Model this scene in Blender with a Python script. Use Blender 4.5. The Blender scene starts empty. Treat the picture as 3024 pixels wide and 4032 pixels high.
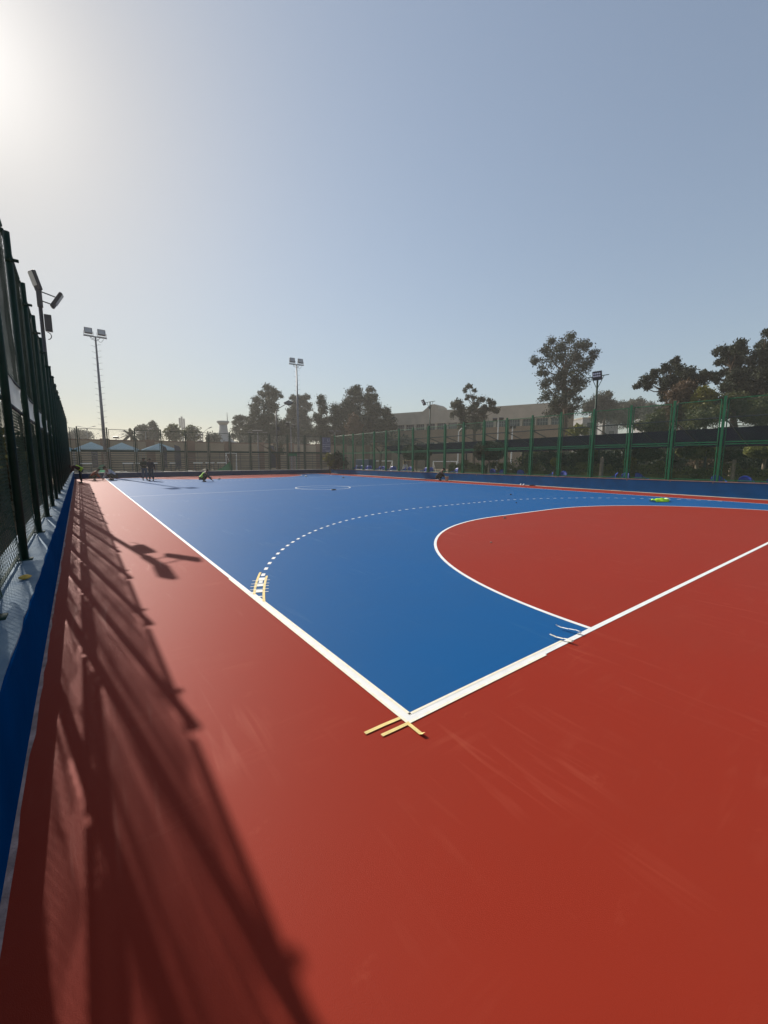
import bpy, bmesh, math, random
from mathutils import Vector, Matrix, Quaternion
R = random.Random(7)
S = bpy.context.scene
COL = S.collection
PI = math.pi
rad = math.radians

# ------------------------------------------------------------------ camera
F, YAW, PITCH, ROLL = 1609.285, 0.6379, 0.1312, 0.0015
CAM = Vector((-1.6525, -1.9505, 1.7703))
_cy, _sy, _cp, _sp = math.cos(YAW), math.sin(YAW), math.cos(PITCH), math.sin(PITCH)
FW = Vector((_sy * _cp, _cy * _cp, -_sp))
RT0 = Vector((_cy, -_sy, 0)); UP0 = RT0.cross(FW)
RT = RT0 * math.cos(ROLL) + UP0 * math.sin(ROLL)
UP = UP0 * math.cos(ROLL) - RT0 * math.sin(ROLL)
cd = bpy.data.cameras.new("camera"); cam = bpy.data.objects.new("camera", cd); COL.objects.link(cam)
cd.sensor_fit = 'HORIZONTAL'; cd.sensor_width = 36; cd.lens = 36 * F / 3024
cd.clip_start = 0.05; cd.clip_end = 3000
m = Matrix.Identity(4)
for i in range(3):
    m[i][0] = RT[i]; m[i][1] = UP[i]; m[i][2] = -FW[i]; m[i][3] = CAM[i]
cam.matrix_world = m
S.camera = cam

def spot(u, d):
    """ground position seen at column u (photo pixels), d metres ahead, at eye level"""
    p = CAM + (FW + RT * ((u - 1512) / F) + UP * ((2016 - 1804) / F)) * d
    return p.x, p.y
def zat(u, v, d):
    return (CAM + (FW + RT * ((u - 1512) / F) + UP * ((2016 - v) / F)) * d).z

# ------------------------------------------------------------------ materials
MATS = {}
def mat(name, col, rough=0.6, spec=0.4, var=0.15, scale=4.0, bump=0.0, bscale=60.0, metal=0.0, col2=None, stretch=None, coat=0.0):
    if name in MATS: return MATS[name]
    M = bpy.data.materials.new(name); M.use_nodes = True
    nt = M.node_tree; N = nt.nodes; L = nt.links
    b = N["Principled BSDF"]
    b.inputs["Roughness"].default_value = rough
    b.inputs["Specular IOR Level"].default_value = spec
    b.inputs["Metallic"].default_value = metal
    b.inputs["Coat Weight"].default_value = coat
    tc = N.new("ShaderNodeTexCoord")
    src = tc.outputs["Object"]
    if stretch:
        mp = N.new("ShaderNodeMapping"); mp.inputs["Scale"].default_value = stretch
        L.new(src, mp.inputs["Vector"]); src = mp.outputs["Vector"]
    nz = N.new("ShaderNodeTexNoise"); nz.inputs["Scale"].default_value = scale; nz.inputs["Detail"].default_value = 6
    L.new(src, nz.inputs["Vector"])
    rp = N.new("ShaderNodeValToRGB")
    c2 = col2 or tuple(min(1, c * (1 + var)) for c in col)
    c1 = tuple(c * (1 - var) for c in col) if not col2 else col
    rp.color_ramp.elements[0].position = 0.3; rp.color_ramp.elements[1].position = 0.7
    rp.color_ramp.elements[0].color = (*c1, 1); rp.color_ramp.elements[1].color = (*c2, 1)
    L.new(nz.outputs["Fac"], rp.inputs["Fac"]); L.new(rp.outputs["Color"], b.inputs["Base Color"])
    if bump:
        n2 = N.new("ShaderNodeTexNoise"); n2.inputs["Scale"].default_value = bscale; n2.inputs["Detail"].default_value = 4
        L.new(src, n2.inputs["Vector"])
        bp = N.new("ShaderNodeBump"); bp.inputs["Strength"].default_value = bump; bp.inputs["Distance"].default_value = 0.02
        L.new(n2.outputs["Fac"], bp.inputs["Height"]); L.new(bp.outputs["Normal"], b.inputs["Normal"])
    MATS[name] = M
    return M

def court_mat(name, col, pale):
    """acrylic court paint: matt, faint squeegee arcs, dusty pale patches, grain"""
    M = bpy.data.materials.new(name); M.use_nodes = True
    nt = M.node_tree; N = nt.nodes; L = nt.links; b = N["Principled BSDF"]
    tc = N.new("ShaderNodeTexCoord")
    def noise(scale, detail, stretch=(1, 1, 1), rot=0.0, dist=0.0):
        mp = N.new("ShaderNodeMapping"); mp.inputs["Scale"].default_value = stretch; mp.inputs["Rotation"].default_value = (0, 0, rot)
        L.new(tc.outputs["Object"], mp.inputs["Vector"])
        nz = N.new("ShaderNodeTexNoise"); nz.inputs["Scale"].default_value = scale; nz.inputs["Detail"].default_value = detail
        nz.inputs["Distortion"].default_value = dist
        L.new(mp.outputs["Vector"], nz.inputs["Vector"]); return nz.outputs["Fac"]
    def ramp(f, a, bb):
        mr = N.new("ShaderNodeMapRange"); mr.inputs[1].default_value = a; mr.inputs[2].default_value = bb
        L.new(f, mr.inputs[0]); return mr.outputs[0]
    def mixc(f, a, bb):
        mx = N.new("ShaderNodeMix"); mx.data_type = 'RGBA'
        L.new(f, mx.inputs[0])
        for i, c in ((6, a), (7, bb)):
            if isinstance(c, tuple): mx.inputs[i].default_value = (*c, 1)
            else: L.new(c, mx.inputs[i])
        return mx.outputs[2]
    def mul(f, k):
        mm = N.new("ShaderNodeMath"); mm.operation = 'MULTIPLY'; L.new(f, mm.inputs[0])
        if isinstance(k, float): mm.inputs[1].default_value = k
        else: L.new(k, mm.inputs[1])
        return mm.outputs[0]
    big = ramp(noise(0.45, 5, dist=0.6), 0.35, 0.7)
    streak = ramp(noise(1.3, 5, (1.0, 9.0, 1), 0.12, 1.2), 0.52, 0.72)
    streak2 = ramp(noise(1.1, 5, (10.0, 1.0, 1), 0.25, 1.0), 0.56, 0.74)
    blot = ramp(noise(1.7, 3), 0.5, 0.8)
    s = mul(streak, blot); s2 = mul(streak2, ramp(noise(0.7, 2), 0.5, 0.62))
    c = mixc(mul(big, 0.9), col, tuple(x * 0.86 + p * 0.07 for x, p in zip(col, pale)))
    c = mixc(mul(s, 0.34), c, pale)
    c = mixc(mul(s2, 0.26), c, pale)
    scuff = mul(ramp(noise(3.2, 3, (1, 1.6, 1), .5, .3), 0.66, 0.80), ramp(noise(34, 3), 0.42, 0.62))
    c = mixc(mul(scuff, 0.35), c, pale)
    grain = ramp(noise(260, 2), 0.2, 0.8)
    c = mixc(mul(grain, 0.22), c, tuple(x * 0.55 for x in col))
    L.new(c, b.inputs["Base Color"])
    rr = N.new("ShaderNodeMapRange"); rr.inputs[3].default_value = 0.60; rr.inputs[4].default_value = 0.50
    L.new(s2, rr.inputs[0]); L.new(rr.outputs[0], b.inputs["Roughness"])
    b.inputs["Specular IOR Level"].default_value = 0.11
    bp = N.new("ShaderNodeBump"); bp.inputs["Strength"].default_value = 0.22; bp.inputs["Distance"].default_value = 0.0025
    L.new(grain, bp.inputs["Height"])
    bp2 = N.new("ShaderNodeBump"); bp2.inputs["Strength"].default_value = 0.05; bp2.inputs["Distance"].default_value = 0.006
    L.new(noise(4.0, 5, (3.0, 12.0, 1), 0.3, 0.8), bp2.inputs["Height"]); L.new(bp.outputs["Normal"], bp2.inputs["Normal"])
    L.new(bp2.outputs["Normal"], b.inputs["Normal"])
    return M

def cloth_mat(name, col, see=0.3, trans=0.4, scale=3.0, var=0.3):
    """woven cloth: part diffuse, part translucent, part open weave"""
    M = bpy.data.materials.new(name); M.use_nodes = True
    nt = M.node_tree; N = nt.nodes; L = nt.links
    N.remove(N["Principled BSDF"]); out = N["Material Output"]
    tc = N.new("ShaderNodeTexCoord"); nz = N.new("ShaderNodeTexNoise"); nz.inputs["Scale"].default_value = scale; nz.inputs["Detail"].default_value = 6
    L.new(tc.outputs["Object"], nz.inputs["Vector"])
    rp = N.new("ShaderNodeValToRGB"); rp.color_ramp.elements[0].position = 0.3; rp.color_ramp.elements[1].position = 0.7
    rp.color_ramp.elements[0].color = (*[c * (1 - var) for c in col], 1); rp.color_ramp.elements[1].color = (*[c * (1 + var) for c in col], 1)
    L.new(nz.outputs["Fac"], rp.inputs["Fac"])
    d = N.new("ShaderNodeBsdfDiffuse"); t = N.new("ShaderNodeBsdfTranslucent"); x = N.new("ShaderNodeBsdfTransparent")
    L.new(rp.outputs["Color"], d.inputs[0]); L.new(rp.outputs["Color"], t.inputs[0])
    m1 = N.new("ShaderNodeMixShader"); m1.inputs[0].default_value = trans
    L.new(d.outputs[0], m1.inputs[1]); L.new(t.outputs[0], m1.inputs[2])
    m2 = N.new("ShaderNodeMixShader"); L.new(m1.outputs[0], m2.inputs[1]); L.new(x.outputs[0], m2.inputs[2])
    mr = N.new("ShaderNodeMapRange"); mr.inputs[1].default_value = 0.3; mr.inputs[2].default_value = 0.7
    mr.inputs[3].default_value = see * 0.5; mr.inputs[4].default_value = see * 1.5
    L.new(nz.outputs["Fac"], mr.inputs[0]); L.new(mr.outputs[0], m2.inputs[0])
    L.new(m2.outputs[0], out.inputs["Surface"])
    return M

def leaf_mat(name, col, col2, trans=0.25):
    M = bpy.data.materials.new(name); M.use_nodes = True
    nt = M.node_tree; N = nt.nodes; L = nt.links
    N.remove(N["Principled BSDF"]); out = N["Material Output"]
    tc = N.new("ShaderNodeTexCoord"); nz = N.new("ShaderNodeTexNoise"); nz.inputs["Scale"].default_value = 1.1; nz.inputs["Detail"].default_value = 8
    L.new(tc.outputs["Object"], nz.inputs["Vector"])
    rp = N.new("ShaderNodeValToRGB"); rp.color_ramp.elements[0].position = 0.35; rp.color_ramp.elements[1].position = 0.65
    rp.color_ramp.elements[0].color = (*col, 1); rp.color_ramp.elements[1].color = (*col2, 1)
    L.new(nz.outputs["Fac"], rp.inputs["Fac"])
    d = N.new("ShaderNodeBsdfPrincipled"); d.inputs["Roughness"].default_value = 0.6; d.inputs["Specular IOR Level"].default_value = 0.25
    t = N.new("ShaderNodeBsdfTranslucent")
    L.new(rp.outputs["Color"], d.inputs["Base Color"]); L.new(rp.outputs["Color"], t.inputs[0])
    m1 = N.new("ShaderNodeMixShader"); m1.inputs[0].default_value = trans
    L.new(d.outputs[0], m1.inputs[1]); L.new(t.outputs[0], m1.inputs[2]); L.new(m1.outputs[0], out.inputs["Surface"])
    return M

RED = court_mat("court_red", (0.262, 0.0220, 0.0085), (0.40, 0.090, 0.05))
BLUE = court_mat("court_blue", (0.004, 0.085, 0.255), (0.07, 0.15, 0.27))
WHITE = mat("line_white", (0.74, 0.74, 0.72), 0.6, 0.4, 0.06, 6, 0.15, 80)
FADED = mat("line_faded", (0.52, 0.58, 0.66), 0.6, 0.4, 0.15, 3)
TAPE = mat("masking_tape", (0.72, 0.56, 0.22), 0.6, 0.35, 0.15, 9, 0.1, 60)
TAPEW = mat("tape_painted", (0.78, 0.70, 0.48), 0.6, 0.35, 0.1, 14, 0.1, 60, col2=(0.80, 0.79, 0.74))
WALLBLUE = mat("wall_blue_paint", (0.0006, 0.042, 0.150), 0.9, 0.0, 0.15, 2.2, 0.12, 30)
LEDGE = mat("ledge_pale_blue", (0.10, 0.16, 0.23), 0.8, 0.1, 0.1, 3.0, 0.35, 25, col2=(0.21, 0.27, 0.32))
CONC = mat("concrete", (0.36, 0.33, 0.28), 0.85, 0.2, 0.25, 3, 0.4, 40)
COPING = mat("coping_brown", (0.20, 0.13, 0.11), 0.8, 0.2, 0.25, 4, 0.3, 40)
GREEN = mat("fence_green_paint", (0.004, 0.115, 0.045), 0.5, 0.25, 0.2, 6)
GREEND = mat("fence_green_dark_backlit", (0.004, 0.026, 0.015), 0.55, 0.2, 0.2, 6)  # the north fence's backlit look is put into this darker green
WIRE = mat("wire_green", (0.020, 0.060, 0.034), 0.5, 0.4, 0.1, 4)
FABRIC = cloth_mat("brown_shade_net", (0.030, 0.015, 0.009), 0.46, 0.35, 2.2, 0.4)
FABRIC2 = cloth_mat("olive_shade_net", (0.024, 0.019, 0.011), 0.46, 0.35, 2.6, 0.4)
WSKYGAP = cloth_mat("white_sky_gap", (0.88, 0.88, 0.86), 0.03, 0.85, 5, 0.06)
CANOPY = cloth_mat("navy_canopy_cloth", (0.014, 0.011, 0.030), 0.0, 0.25, 1.0, 0.25)
STEEL = mat("galvanised_steel", (0.16, 0.16, 0.17), 0.5, 0.5, 0.15, 4, metal=0.3)
DARK = mat("dark_metal", (0.025, 0.025, 0.028), 0.5, 0.5, 0.15, 5)
LENS = mat("lamp_glass", (0.35, 0.37, 0.38), 0.15, 0.6, 0.05, 5)
LENSW = mat("led_lens_white", (0.75, 0.77, 0.78), 0.2, 0.6, 0.05, 5)
BEIGE = mat("beige_wall", (0.24, 0.185, 0.125), 0.9, 0.2, 0.15, 0.5)
BROWN = mat("brown_wall", (0.15, 0.085, 0.055), 0.9, 0.2, 0.15, 0.5)
DIRT = mat("sandy_ground", (0.27, 0.205, 0.135), 0.95, 0.1, 0.3, 0.25, 0.3, 3)
BARK = mat("bark", (0.075, 0.052, 0.036), 0.9, 0.15, 0.3, 6, 0.5, 12)
PALEBARK = mat("pale_bark", (0.26, 0.21, 0.15), 0.9, 0.15, 0.3, 6, 0.5, 12)
WPAINT = mat("white_paint", (0.72, 0.72, 0.70), 0.5, 0.4, 0.08, 4)
CHAIRB = mat("blue_plastic", (0.012, 0.035, 0.30), 0.42, 0.5, 0.15, 4)
GLASS = mat("dark_window", (0.03, 0.038, 0.045), 0.15, 0.6, 0.3, 2)
PARA = mat("parapet_render", (0.40, 0.345, 0.275), 0.9, 0.2, 0.12, 0.6)
SPAND = mat("spandrel_render", (0.25, 0.168, 0.110), 0.9, 0.2, 0.15, 0.4)
LEAFD = leaf_mat("leaves_dark", (0.012, 0.017, 0.009), (0.042, 0.050, 0.024))
LEAFM = leaf_mat("leaves_mid", (0.030, 0.040, 0.014), (0.105, 0.112, 0.038), .35)
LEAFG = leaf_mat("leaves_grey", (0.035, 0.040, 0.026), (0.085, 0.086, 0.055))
LEAFY = leaf_mat("leaves_yellow_green", (0.08, 0.085, 0.014), (0.21, 0.19, 0.03))
LEAFB = leaf_mat("leaves_brown", (0.07, 0.045, 0.026), (0.14, 0.09, 0.05))
LEAFH = leaf_mat("leaves_hedge", (0.060, 0.075, 0.020), (0.26, 0.26, 0.075), .4)

# ------------------------------------------------------------------ mesh helpers
class MB:
    def __init__(s): s.v = []; s.f = []
    def quad(s, a, b, c, d):
        n = len(s.v); s.v += [a, b, c, d]; s.f.append((n, n + 1, n + 2, n + 3))
    def box(s, x0, x1, y0, y1, z0, z1):
        n = len(s.v)
        s.v += [(x, y, z) for z in (z0, z1) for x, y in ((x0, y0), (x1, y0), (x1, y1), (x0, y1))]
        for f in ((3, 2, 1, 0), (4, 5, 6, 7), (0, 1, 5, 4), (1, 2, 6, 5), (2, 3, 7, 6), (3, 0, 4, 7)):
            s.f.append(tuple(n + i for i in f))
        return s
    def obox(s, c, sx, sy, sz, rz=0, rx=0, ry=0):
        n = len(s.v); q = Matrix.Rotation(rz, 3, 'Z') @ Matrix.Rotation(ry, 3, 'Y') @ Matrix.Rotation(rx, 3, 'X'); c = Vector(c)
        for z in (-.5, .5):
            for x, y in ((-.5, -.5), (.5, -.5), (.5, .5), (-.5, .5)):
                s.v.append(tuple(c + q @ Vector((x * sx, y * sy, z * sz))))
        for f in ((3, 2, 1, 0), (4, 5, 6, 7), (0, 1, 5, 4), (1, 2, 6, 5), (2, 3, 7, 6), (3, 0, 4, 7)):
            s.f.append(tuple(n + i for i in f))
        return s
    def bar(s, a, b, r0, r1=None, n=6, cap=True):
        a = Vector(a); b = Vector(b); r1 = r0 if r1 is None else r1
        d = b - a
        if d.length < 1e-6: return s
        q = d.to_track_quat('Z', 'Y'); k = len(s.v)
        for p, r in ((a, r0), (b, r1)):
            for i in range(n):
                t = 2 * PI * (i + .5) / n
                s.v.append(tuple(p + q @ Vector((r * math.cos(t), r * math.sin(t), 0))))
        for i in range(n):
            s.f.append((k + i, k + (i + 1) % n, k + n + (i + 1) % n, k + n + i))
        if cap:
            s.f.append(tuple(k + i for i in reversed(range(n)))); s.f.append(tuple(k + n + i for i in range(n)))
        return s
    def path(s, pts, r, n=6):
        for a, b in zip(pts[:-1], pts[1:]): s.bar(a, b, r, n=n)
        return s
    def lathe(s, prof, c=(0, 0, 0), n=16, cap=True):
        k = len(s.v)
        for r, z in prof:
            for i in range(n):
                t = 2 * PI * i / n; s.v.append((c[0] + r * math.cos(t), c[1] + r * math.sin(t), c[2] + z))
        for j in range(len(prof) - 1):
            for i in range(n):
                s.f.append((k + j * n + i, k + j * n + (i + 1) % n, k + (j + 1) * n + (i + 1) % n, k + (j + 1) * n + i))
        if cap:
            s.f.append(tuple(k + i for i in reversed(range(n)))); s.f.append(tuple(k + (len(prof) - 1) * n + i for i in range(n)))
        return s
    def blob(s, c, rx, ry, rz, n=10, mseg=6, jit=0.0, rnd=R):
        k = len(s.v)
        for j in range(mseg + 1):
            ph = PI * j / mseg
            for i in range(n):
                t = 2 * PI * i / n; w = 1 + rnd.uniform(-jit, jit)
                s.v.append((c[0] + rx * w * math.sin(ph) * math.cos(t), c[1] + ry * w * math.sin(ph) * math.sin(t), c[2] + rz * w * math.cos(ph)))
        for j in range(mseg):
            for i in range(n):
                s.f.append((k + j * n + i, k + (j + 1) * n + i, k + (j + 1) * n + (i + 1) % n, k + j * n + (i + 1) % n))
        return s
    def sheet(s, fn, nu, nv):
        k = len(s.v)
        for j in range(nv + 1):
            for i in range(nu + 1): s.v.append(tuple(fn(i / nu, j / nv)))
        for j in range(nv):
            for i in range(nu):
                a = k + j * (nu + 1) + i; s.f.append((a, a + 1, a + nu + 2, a + nu + 1))
        return s
    def poly(s, pts):
        k = len(s.v); s.v += [tuple(p) for p in pts]; s.f.append(tuple(range(k, k + len(pts)))); return s
    def mesh(s, name, mt, smooth=False):
        me = bpy.data.meshes.new(name); me.from_pydata(s.v, [], s.f); me.update()
        if mt: me.materials.append(mt)
        if smooth: me.polygons.foreach_set("use_smooth", [True] * len(me.polygons))
        return me
    def build(s, name, mt, parent=None, smooth=False, loc=(0, 0, 0), rz=0):
        return link(name, s.mesh(name, mt, smooth), parent, loc, rz)
def link(name, me, parent=None, loc=(0, 0, 0), rz=0):
    o = bpy.data.objects.new(name, me); COL.objects.link(o)
    o.location = loc; o.rotation_euler = (0, 0, rz)
    if parent: o.parent = parent
    return o
def tag(o, label, cat, group=None, kind=None):
    o["label"] = label; o["category"] = cat
    if group: o["group"] = group
    if kind: o["kind"] = kind
    return o
def thing(name, label, cat, loc=(0, 0, 0), rz=0, group=None):
    o = link(name, None, None, loc, rz); o.empty_display_size = 0.2
    return tag(o, label, cat, group)
def structure(name, mb, mt, smooth=False):
    o = mb.build(name, mt, None, smooth); o["kind"] = "structure"; return o
def kids(o): return [c for c in bpy.data.objects if c.parent == o]
def dup(o, parent=None, loc=None, rz=None, label=None):
    ch = kids(o)
    c = o.copy(); COL.objects.link(c)
    if parent: c.parent = parent
    if loc is not None: c.location = loc
    if rz is not None: c.rotation_euler = (0, 0, rz)
    if label: c["label"] = label
    for k in ch: dup(k, c)
    return c
def bevel(o, w, seg=2):
    md = o.modifiers.new("bevel", 'BEVEL'); md.width = w; md.segments = seg; md.limit_method = 'ANGLE'
    return o

# ------------------------------------------------------------------ ground and court
g = MB(); g.sheet(lambda a, b: ((a - .5) * 1600, -500 + b * 1600, -0.40), 4, 4); structure("ground", g, DIRT)
X0, X1, Y0, Y1 = -2.04, 22.2, -16.0, 41.0
W, LEN = 20.0, 40.0
b_ = MB(); b_.box(X0 - .45, X1 + .45, Y0, Y1 + .4, -0.38, -0.02); structure("court_slab", b_, CONC)
c_ = MB(); c_.sheet(lambda a, b: (X0 + a * (X1 - X0), Y0 + b * (Y1 - Y0), 0.0), 4, 8); structure("red_court_surface", c_, RED)
c_ = MB(); c_.sheet(lambda a, b: (a * W, b * LEN, 0.0012), 4, 8); structure("blue_court_surface", c_, BLUE)
def area_outline(r, flip=False, n=40, clip=None):
    xc = W / 2; pts = []
    for i in range(n + 1):
        t = PI - PI / 2 * i / n; pts.append((xc - 1.5 + r * math.cos(t), r * math.sin(t)))
    for i in range(n + 1):
        t = PI / 2 - PI / 2 * i / n; pts.append((xc + 1.5 + r * math.cos(t), r * math.sin(t)))
    if flip: pts = [(x, LEN - y) for x, y in pts]
    return pts
for fl in (False, True):
    p = MB(); pts = [(x, y, 0.0024) for x, y in area_outline(6.0, fl)]
    p.poly(pts if fl else pts[::-1]); structure("goal_area_surface", p, RED)
LZ = 0.0036
def ribbon(mb, pts, w, z=LZ, closed=False):
    n = len(pts)
    L_ = []; R_ = []
    for i, (x, y) in enumerate(pts):
        a = pts[(i - 1) % n] if (closed or i) else pts[0]; b = pts[(i + 1) % n] if (closed or i < n - 1) else pts[-1]
        dx, dy = b[0] - a[0], b[1] - a[1]; l = math.hypot(dx, dy) or 1
        L_.append((x - dy / l * w / 2, y + dx / l * w / 2, z)); R_.append((x + dy / l * w / 2, y - dx / l * w / 2, z))
    for i in range(n if closed else n - 1):
        j = (i + 1) % n; mb.quad(L_[i], R_[i], R_[j], L_[j])
lw = 0.055
ln = MB()
ribbon(ln, [(lw / 2, 0.0), (lw / 2, LEN)], lw)
ribbon(ln, [(lw, lw / 2), (W, lw / 2)], lw)
ribbon(ln, [(W - lw / 2, lw), (W - lw / 2, LEN - lw)], lw * .8)
ribbon(ln, [(2.0, LEN - lw / 2), (W, LEN - lw / 2)], lw * .8)
a6 = area_outline(6.0 - lw / 2); ribbon(ln, [(x, max(y, lw)) for x, y in a6], lw)
a6 = area_outline(6.0 - lw / 2, True); ribbon(ln, [(x, min(y, LEN - lw)) for x, y in a6], lw)
structure("court_lines", ln, WHITE)
# dashed nine metre line
def arc9(flip):
    pts = area_outline(9.0 - lw / 2, flip, 400); k = 401
    a, b = pts[k - 1], pts[k]; pts = pts[:k] + [(a[0] + (b[0] - a[0]) * i / 120, a[1] + (b[1] - a[1]) * i / 120) for i in range(1, 120)] + pts[k:]
    return [p for p in pts if lw < p[0] < W - lw]
ds = MB()
for fl in (False, True):
    pts = arc9(fl); acc = 0; seg = []; on = True; first = True
    skip = 0.62 if not fl else 0
    for a, b in zip(pts[:-1], pts[1:]):
        d = math.hypot(b[0] - a[0], b[1] - a[1]); acc += d
        if skip > 0:
            skip -= d; acc = 0; continue
        if on: seg.append(a)
        if acc >= (0.15):
            acc = 0
            if on and len(seg) > 1: ribbon(ds, seg + [a], lw)
            seg = []; on = not on
structure("dashed_line", ds, WHITE)
fd = MB()
ribbon(fd, [(lw, LEN / 2), (W - lw, LEN / 2)], .05)
fd2 = MB(); ribbon(fd2, [(10.05 + 1.62 * math.cos(t * PI / 60), 20 + 1.62 * math.sin(t * PI / 60)) for t in range(120)], .055, 0.0048, True)
structure("centre_line", fd, FADED); structure("centre_circle", fd2, WHITE)
# concrete strip along the wall on the east side, ragged edge
cs = MB(); ys = [Y0 + i * (41 - Y0) / 220 for i in range(221)]
ed = [21.86 + R.uniform(-.03, .03) + .05 * math.sin(y * .9) for y in ys]
for i in range(220): cs.quad((ed[i], ys[i], .006), (X1, ys[i], .006), (X1, ys[i + 1], .006), (ed[i + 1], ys[i + 1], .006))
structure("concrete_strip", cs, mat("concrete_strip", (0.42, 0.36, 0.29), .85, .2, .2, 3, .3, 30))
pt = MB(); pt.box(22.65, 25.2, -16, 44, -.38, .0); structure("path", pt, mat("path_concrete", (0.24, 0.21, 0.17), .9, .2, .25, 1.5, .3, 30))

# ------------------------------------------------------------------ low walls
def zoff(y): return 0.25 * max(0, (1 - y / 38.0))
# west wall
t = thing("low_wall", "low blue wall with pale blue ledge under the brown-netted fence", "wall", (-2.25, 12, 0))
HW = .64
w = MB(); x0, x1 = -2.46 + 2.25, -2.04 + 2.25
def addw(mb, z0, z1, xa, xb, ya, yb):
    mb.box(xa, xb, ya, yb, z0, z1)
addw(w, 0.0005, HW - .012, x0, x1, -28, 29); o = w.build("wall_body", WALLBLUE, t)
w = MB()
rr = random.Random(3)
nseg = 240; yy = [-28 + 57 * i / nseg for i in range(nseg + 1)]
xe = [x1 - 0.004 + rr.uniform(-.012, .002) for _ in yy]
zt = [HW + rr.uniform(-.006, .006) for _ in yy]
for i in range(nseg):
    w.quad((x0, yy[i], HW), (xe[i], yy[i], zt[i]), (xe[i + 1], yy[i + 1], zt[i + 1]), (x0, yy[i + 1], HW))
    w.quad((xe[i], yy[i], zt[i]), (xe[i], yy[i], HW - .014), (xe[i + 1], yy[i + 1], HW - .014), (xe[i + 1], yy[i + 1], zt[i + 1]))
w.build("ledge", LEDGE, t)
w = MB(); ps = [x1 + .004 + max(0, rr.gauss(.02, .012)) for _ in yy]
for i in range(1, nseg):
    ps[i] = ps[i] * .5 + ps[i - 1] * .5
yy2 = yy
for i in range(nseg): w.quad((x1, yy[i], .003), (ps[i], yy[i], .003), (ps[i + 1], yy[i + 1], .003), (x1, yy[i + 1], .003))
w.build("paint_smear", mat("paint_smear_grey", (0.34, 0.24, 0.22), .8, .3, .4, 8, .4, 40), t)
# north wall
t = thing("low_wall", "low blue wall in shade under the fence with horizontal bars", "wall", (10, 41.2, 0))
w = MB(); w.box(-12.4, 12.65, -.2, .2, .0005, .45); w.build("wall_body", mat("wall_blue_shaded", (0.005, 0.024, 0.085), .6, .08, .15, 2, .12, 30), t)  # blue wall with its shade put into a darker base colour
w = MB(); w.box(-12.4, 12.65, -.203, .203, .45, .475); w.build("coping", mat("coping_pale", (0.55, 0.52, 0.47), .8, .3, .2, 3), t)
# east wall with a slope in its top
t = thing("low_wall", "low bright blue wall with brown coping under the green mesh fence", "wall", (22.2, 12, 0))
w = MB(); c = MB()
ys = [-28 + i for i in range(0, 58)]
for a, b in zip(ys[:-1], ys[1:]):
    za, zb = .46 + zoff(a + 12) * .95, .46 + zoff(b + 12) * .95
    w.quad((0, b, 0.0005), (0, a, 0.0005), (0, a, za), (0, b, zb))
    w.quad((.4, a, 0.0005), (.4, b, 0.0005), (.4, b, zb), (.4, a, za))
    c.quad((-.012, b, zb), (-.012, a, za), (-.012, a, za + .03), (-.012, b, zb + .03))
    c.quad((-.012, b, zb + .03), (-.012, a, za + .03), (.412, a, za + .03), (.412, b, zb + .03))
    c.quad((.412, a, za), (.412, b, zb), (.412, b, zb + .03), (.412, a, za + .03))
    c.quad((-.012, a, za), (-.012, b, zb), (0, b, zb), (0, a, za))
w.build("wall_body", mat("wall_bright_blue", (0.001, 0.062, 0.190), .6, .06, .15, 1.6, .12, 30), t)
c.build("coping", COPING, t)
dr = MB()
for k in range(26):
    y = -24 + k * 2.03 + rr.uniform(-.3, .3); h = rr.uniform(.03, .09); z = .46 + zoff(y + 12) * .95
    dr.box(-.006, -.001, y, y + rr.uniform(.02, .05), z - h, z)
dr.build("paint_drip", COPING, t)

# ------------------------------------------------------------------ chain link
def clip_seg(p, d, w, h):
    t0, t1 = -1e9, 1e9
    for o_, dd, lo, hi in ((p[0], d[0], 0, w), (p[1], d[1], 0, h)):
        a, b = (lo - o_) / dd, (hi - o_) / dd
        if a > b: a, b = b, a
        t0, t1 = max(t0, a), min(t1, b)
    return (t0, t1) if t1 > t0 + 1e-4 else None
def chainlink(w, h, pitch=0.06, r=0.002, axis='y', loose=0.0, seed=1):
    """two families of diagonal wires in a w x h panel, crossing a wire apart"""
    mb = MB(); rn = random.Random(seed); asp = 1.0
    for fam, s in ((0, 1), (1, -1)):
        n = int((w + h) / pitch) + 2
        for k in range(-1, n + 1):
            c = k * pitch; p = (c - h * (s > 0), 0) if s > 0 else (c, 0)
            q = clip_seg(p, (s * 1.0, 1.0 * asp), w, h)
            if not q: continue
            a = (p[0] + s * q[0], p[1] + q[0] * asp); b = (p[0] + s * q[1], p[1] + q[1] * asp)
            off = r * (1 if fam else -1)
            pts = [a, b]
            if loose:
                m_ = max(2, int(abs(q[1] - q[0]) / .12)); pts = []
                for i in range(m_ + 1):
                    f = i / m_; x = a[0] + (b[0] - a[0]) * f; z = a[1] + (b[1] - a[1]) * f
                    k1 = loose * math.exp(-z / .35)
                    pts.append((x + k1 * .6 * math.sin(7 * x + 3 * z), z + k1 * math.sin(5 * x + 1.3 * math.sin(9 * z)) * .8, k1 * 1.2 * math.sin(4.2 * x + 2 * z)))
            for (u, v) in zip(pts[:-1], pts[1:]):
                ou = u[2] if len(u) > 2 else 0; ov = v[2] if len(v) > 2 else 0
                A = (off + ou, u[0], u[1]) if axis == 'y' else (u[0], off + ou, u[1])
                B = (off + ov, v[0], v[1]) if axis == 'y' else (v[0], off + ov, v[1])
                mb.bar(A, B, r, n=4, cap=False)
    return mb

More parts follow.
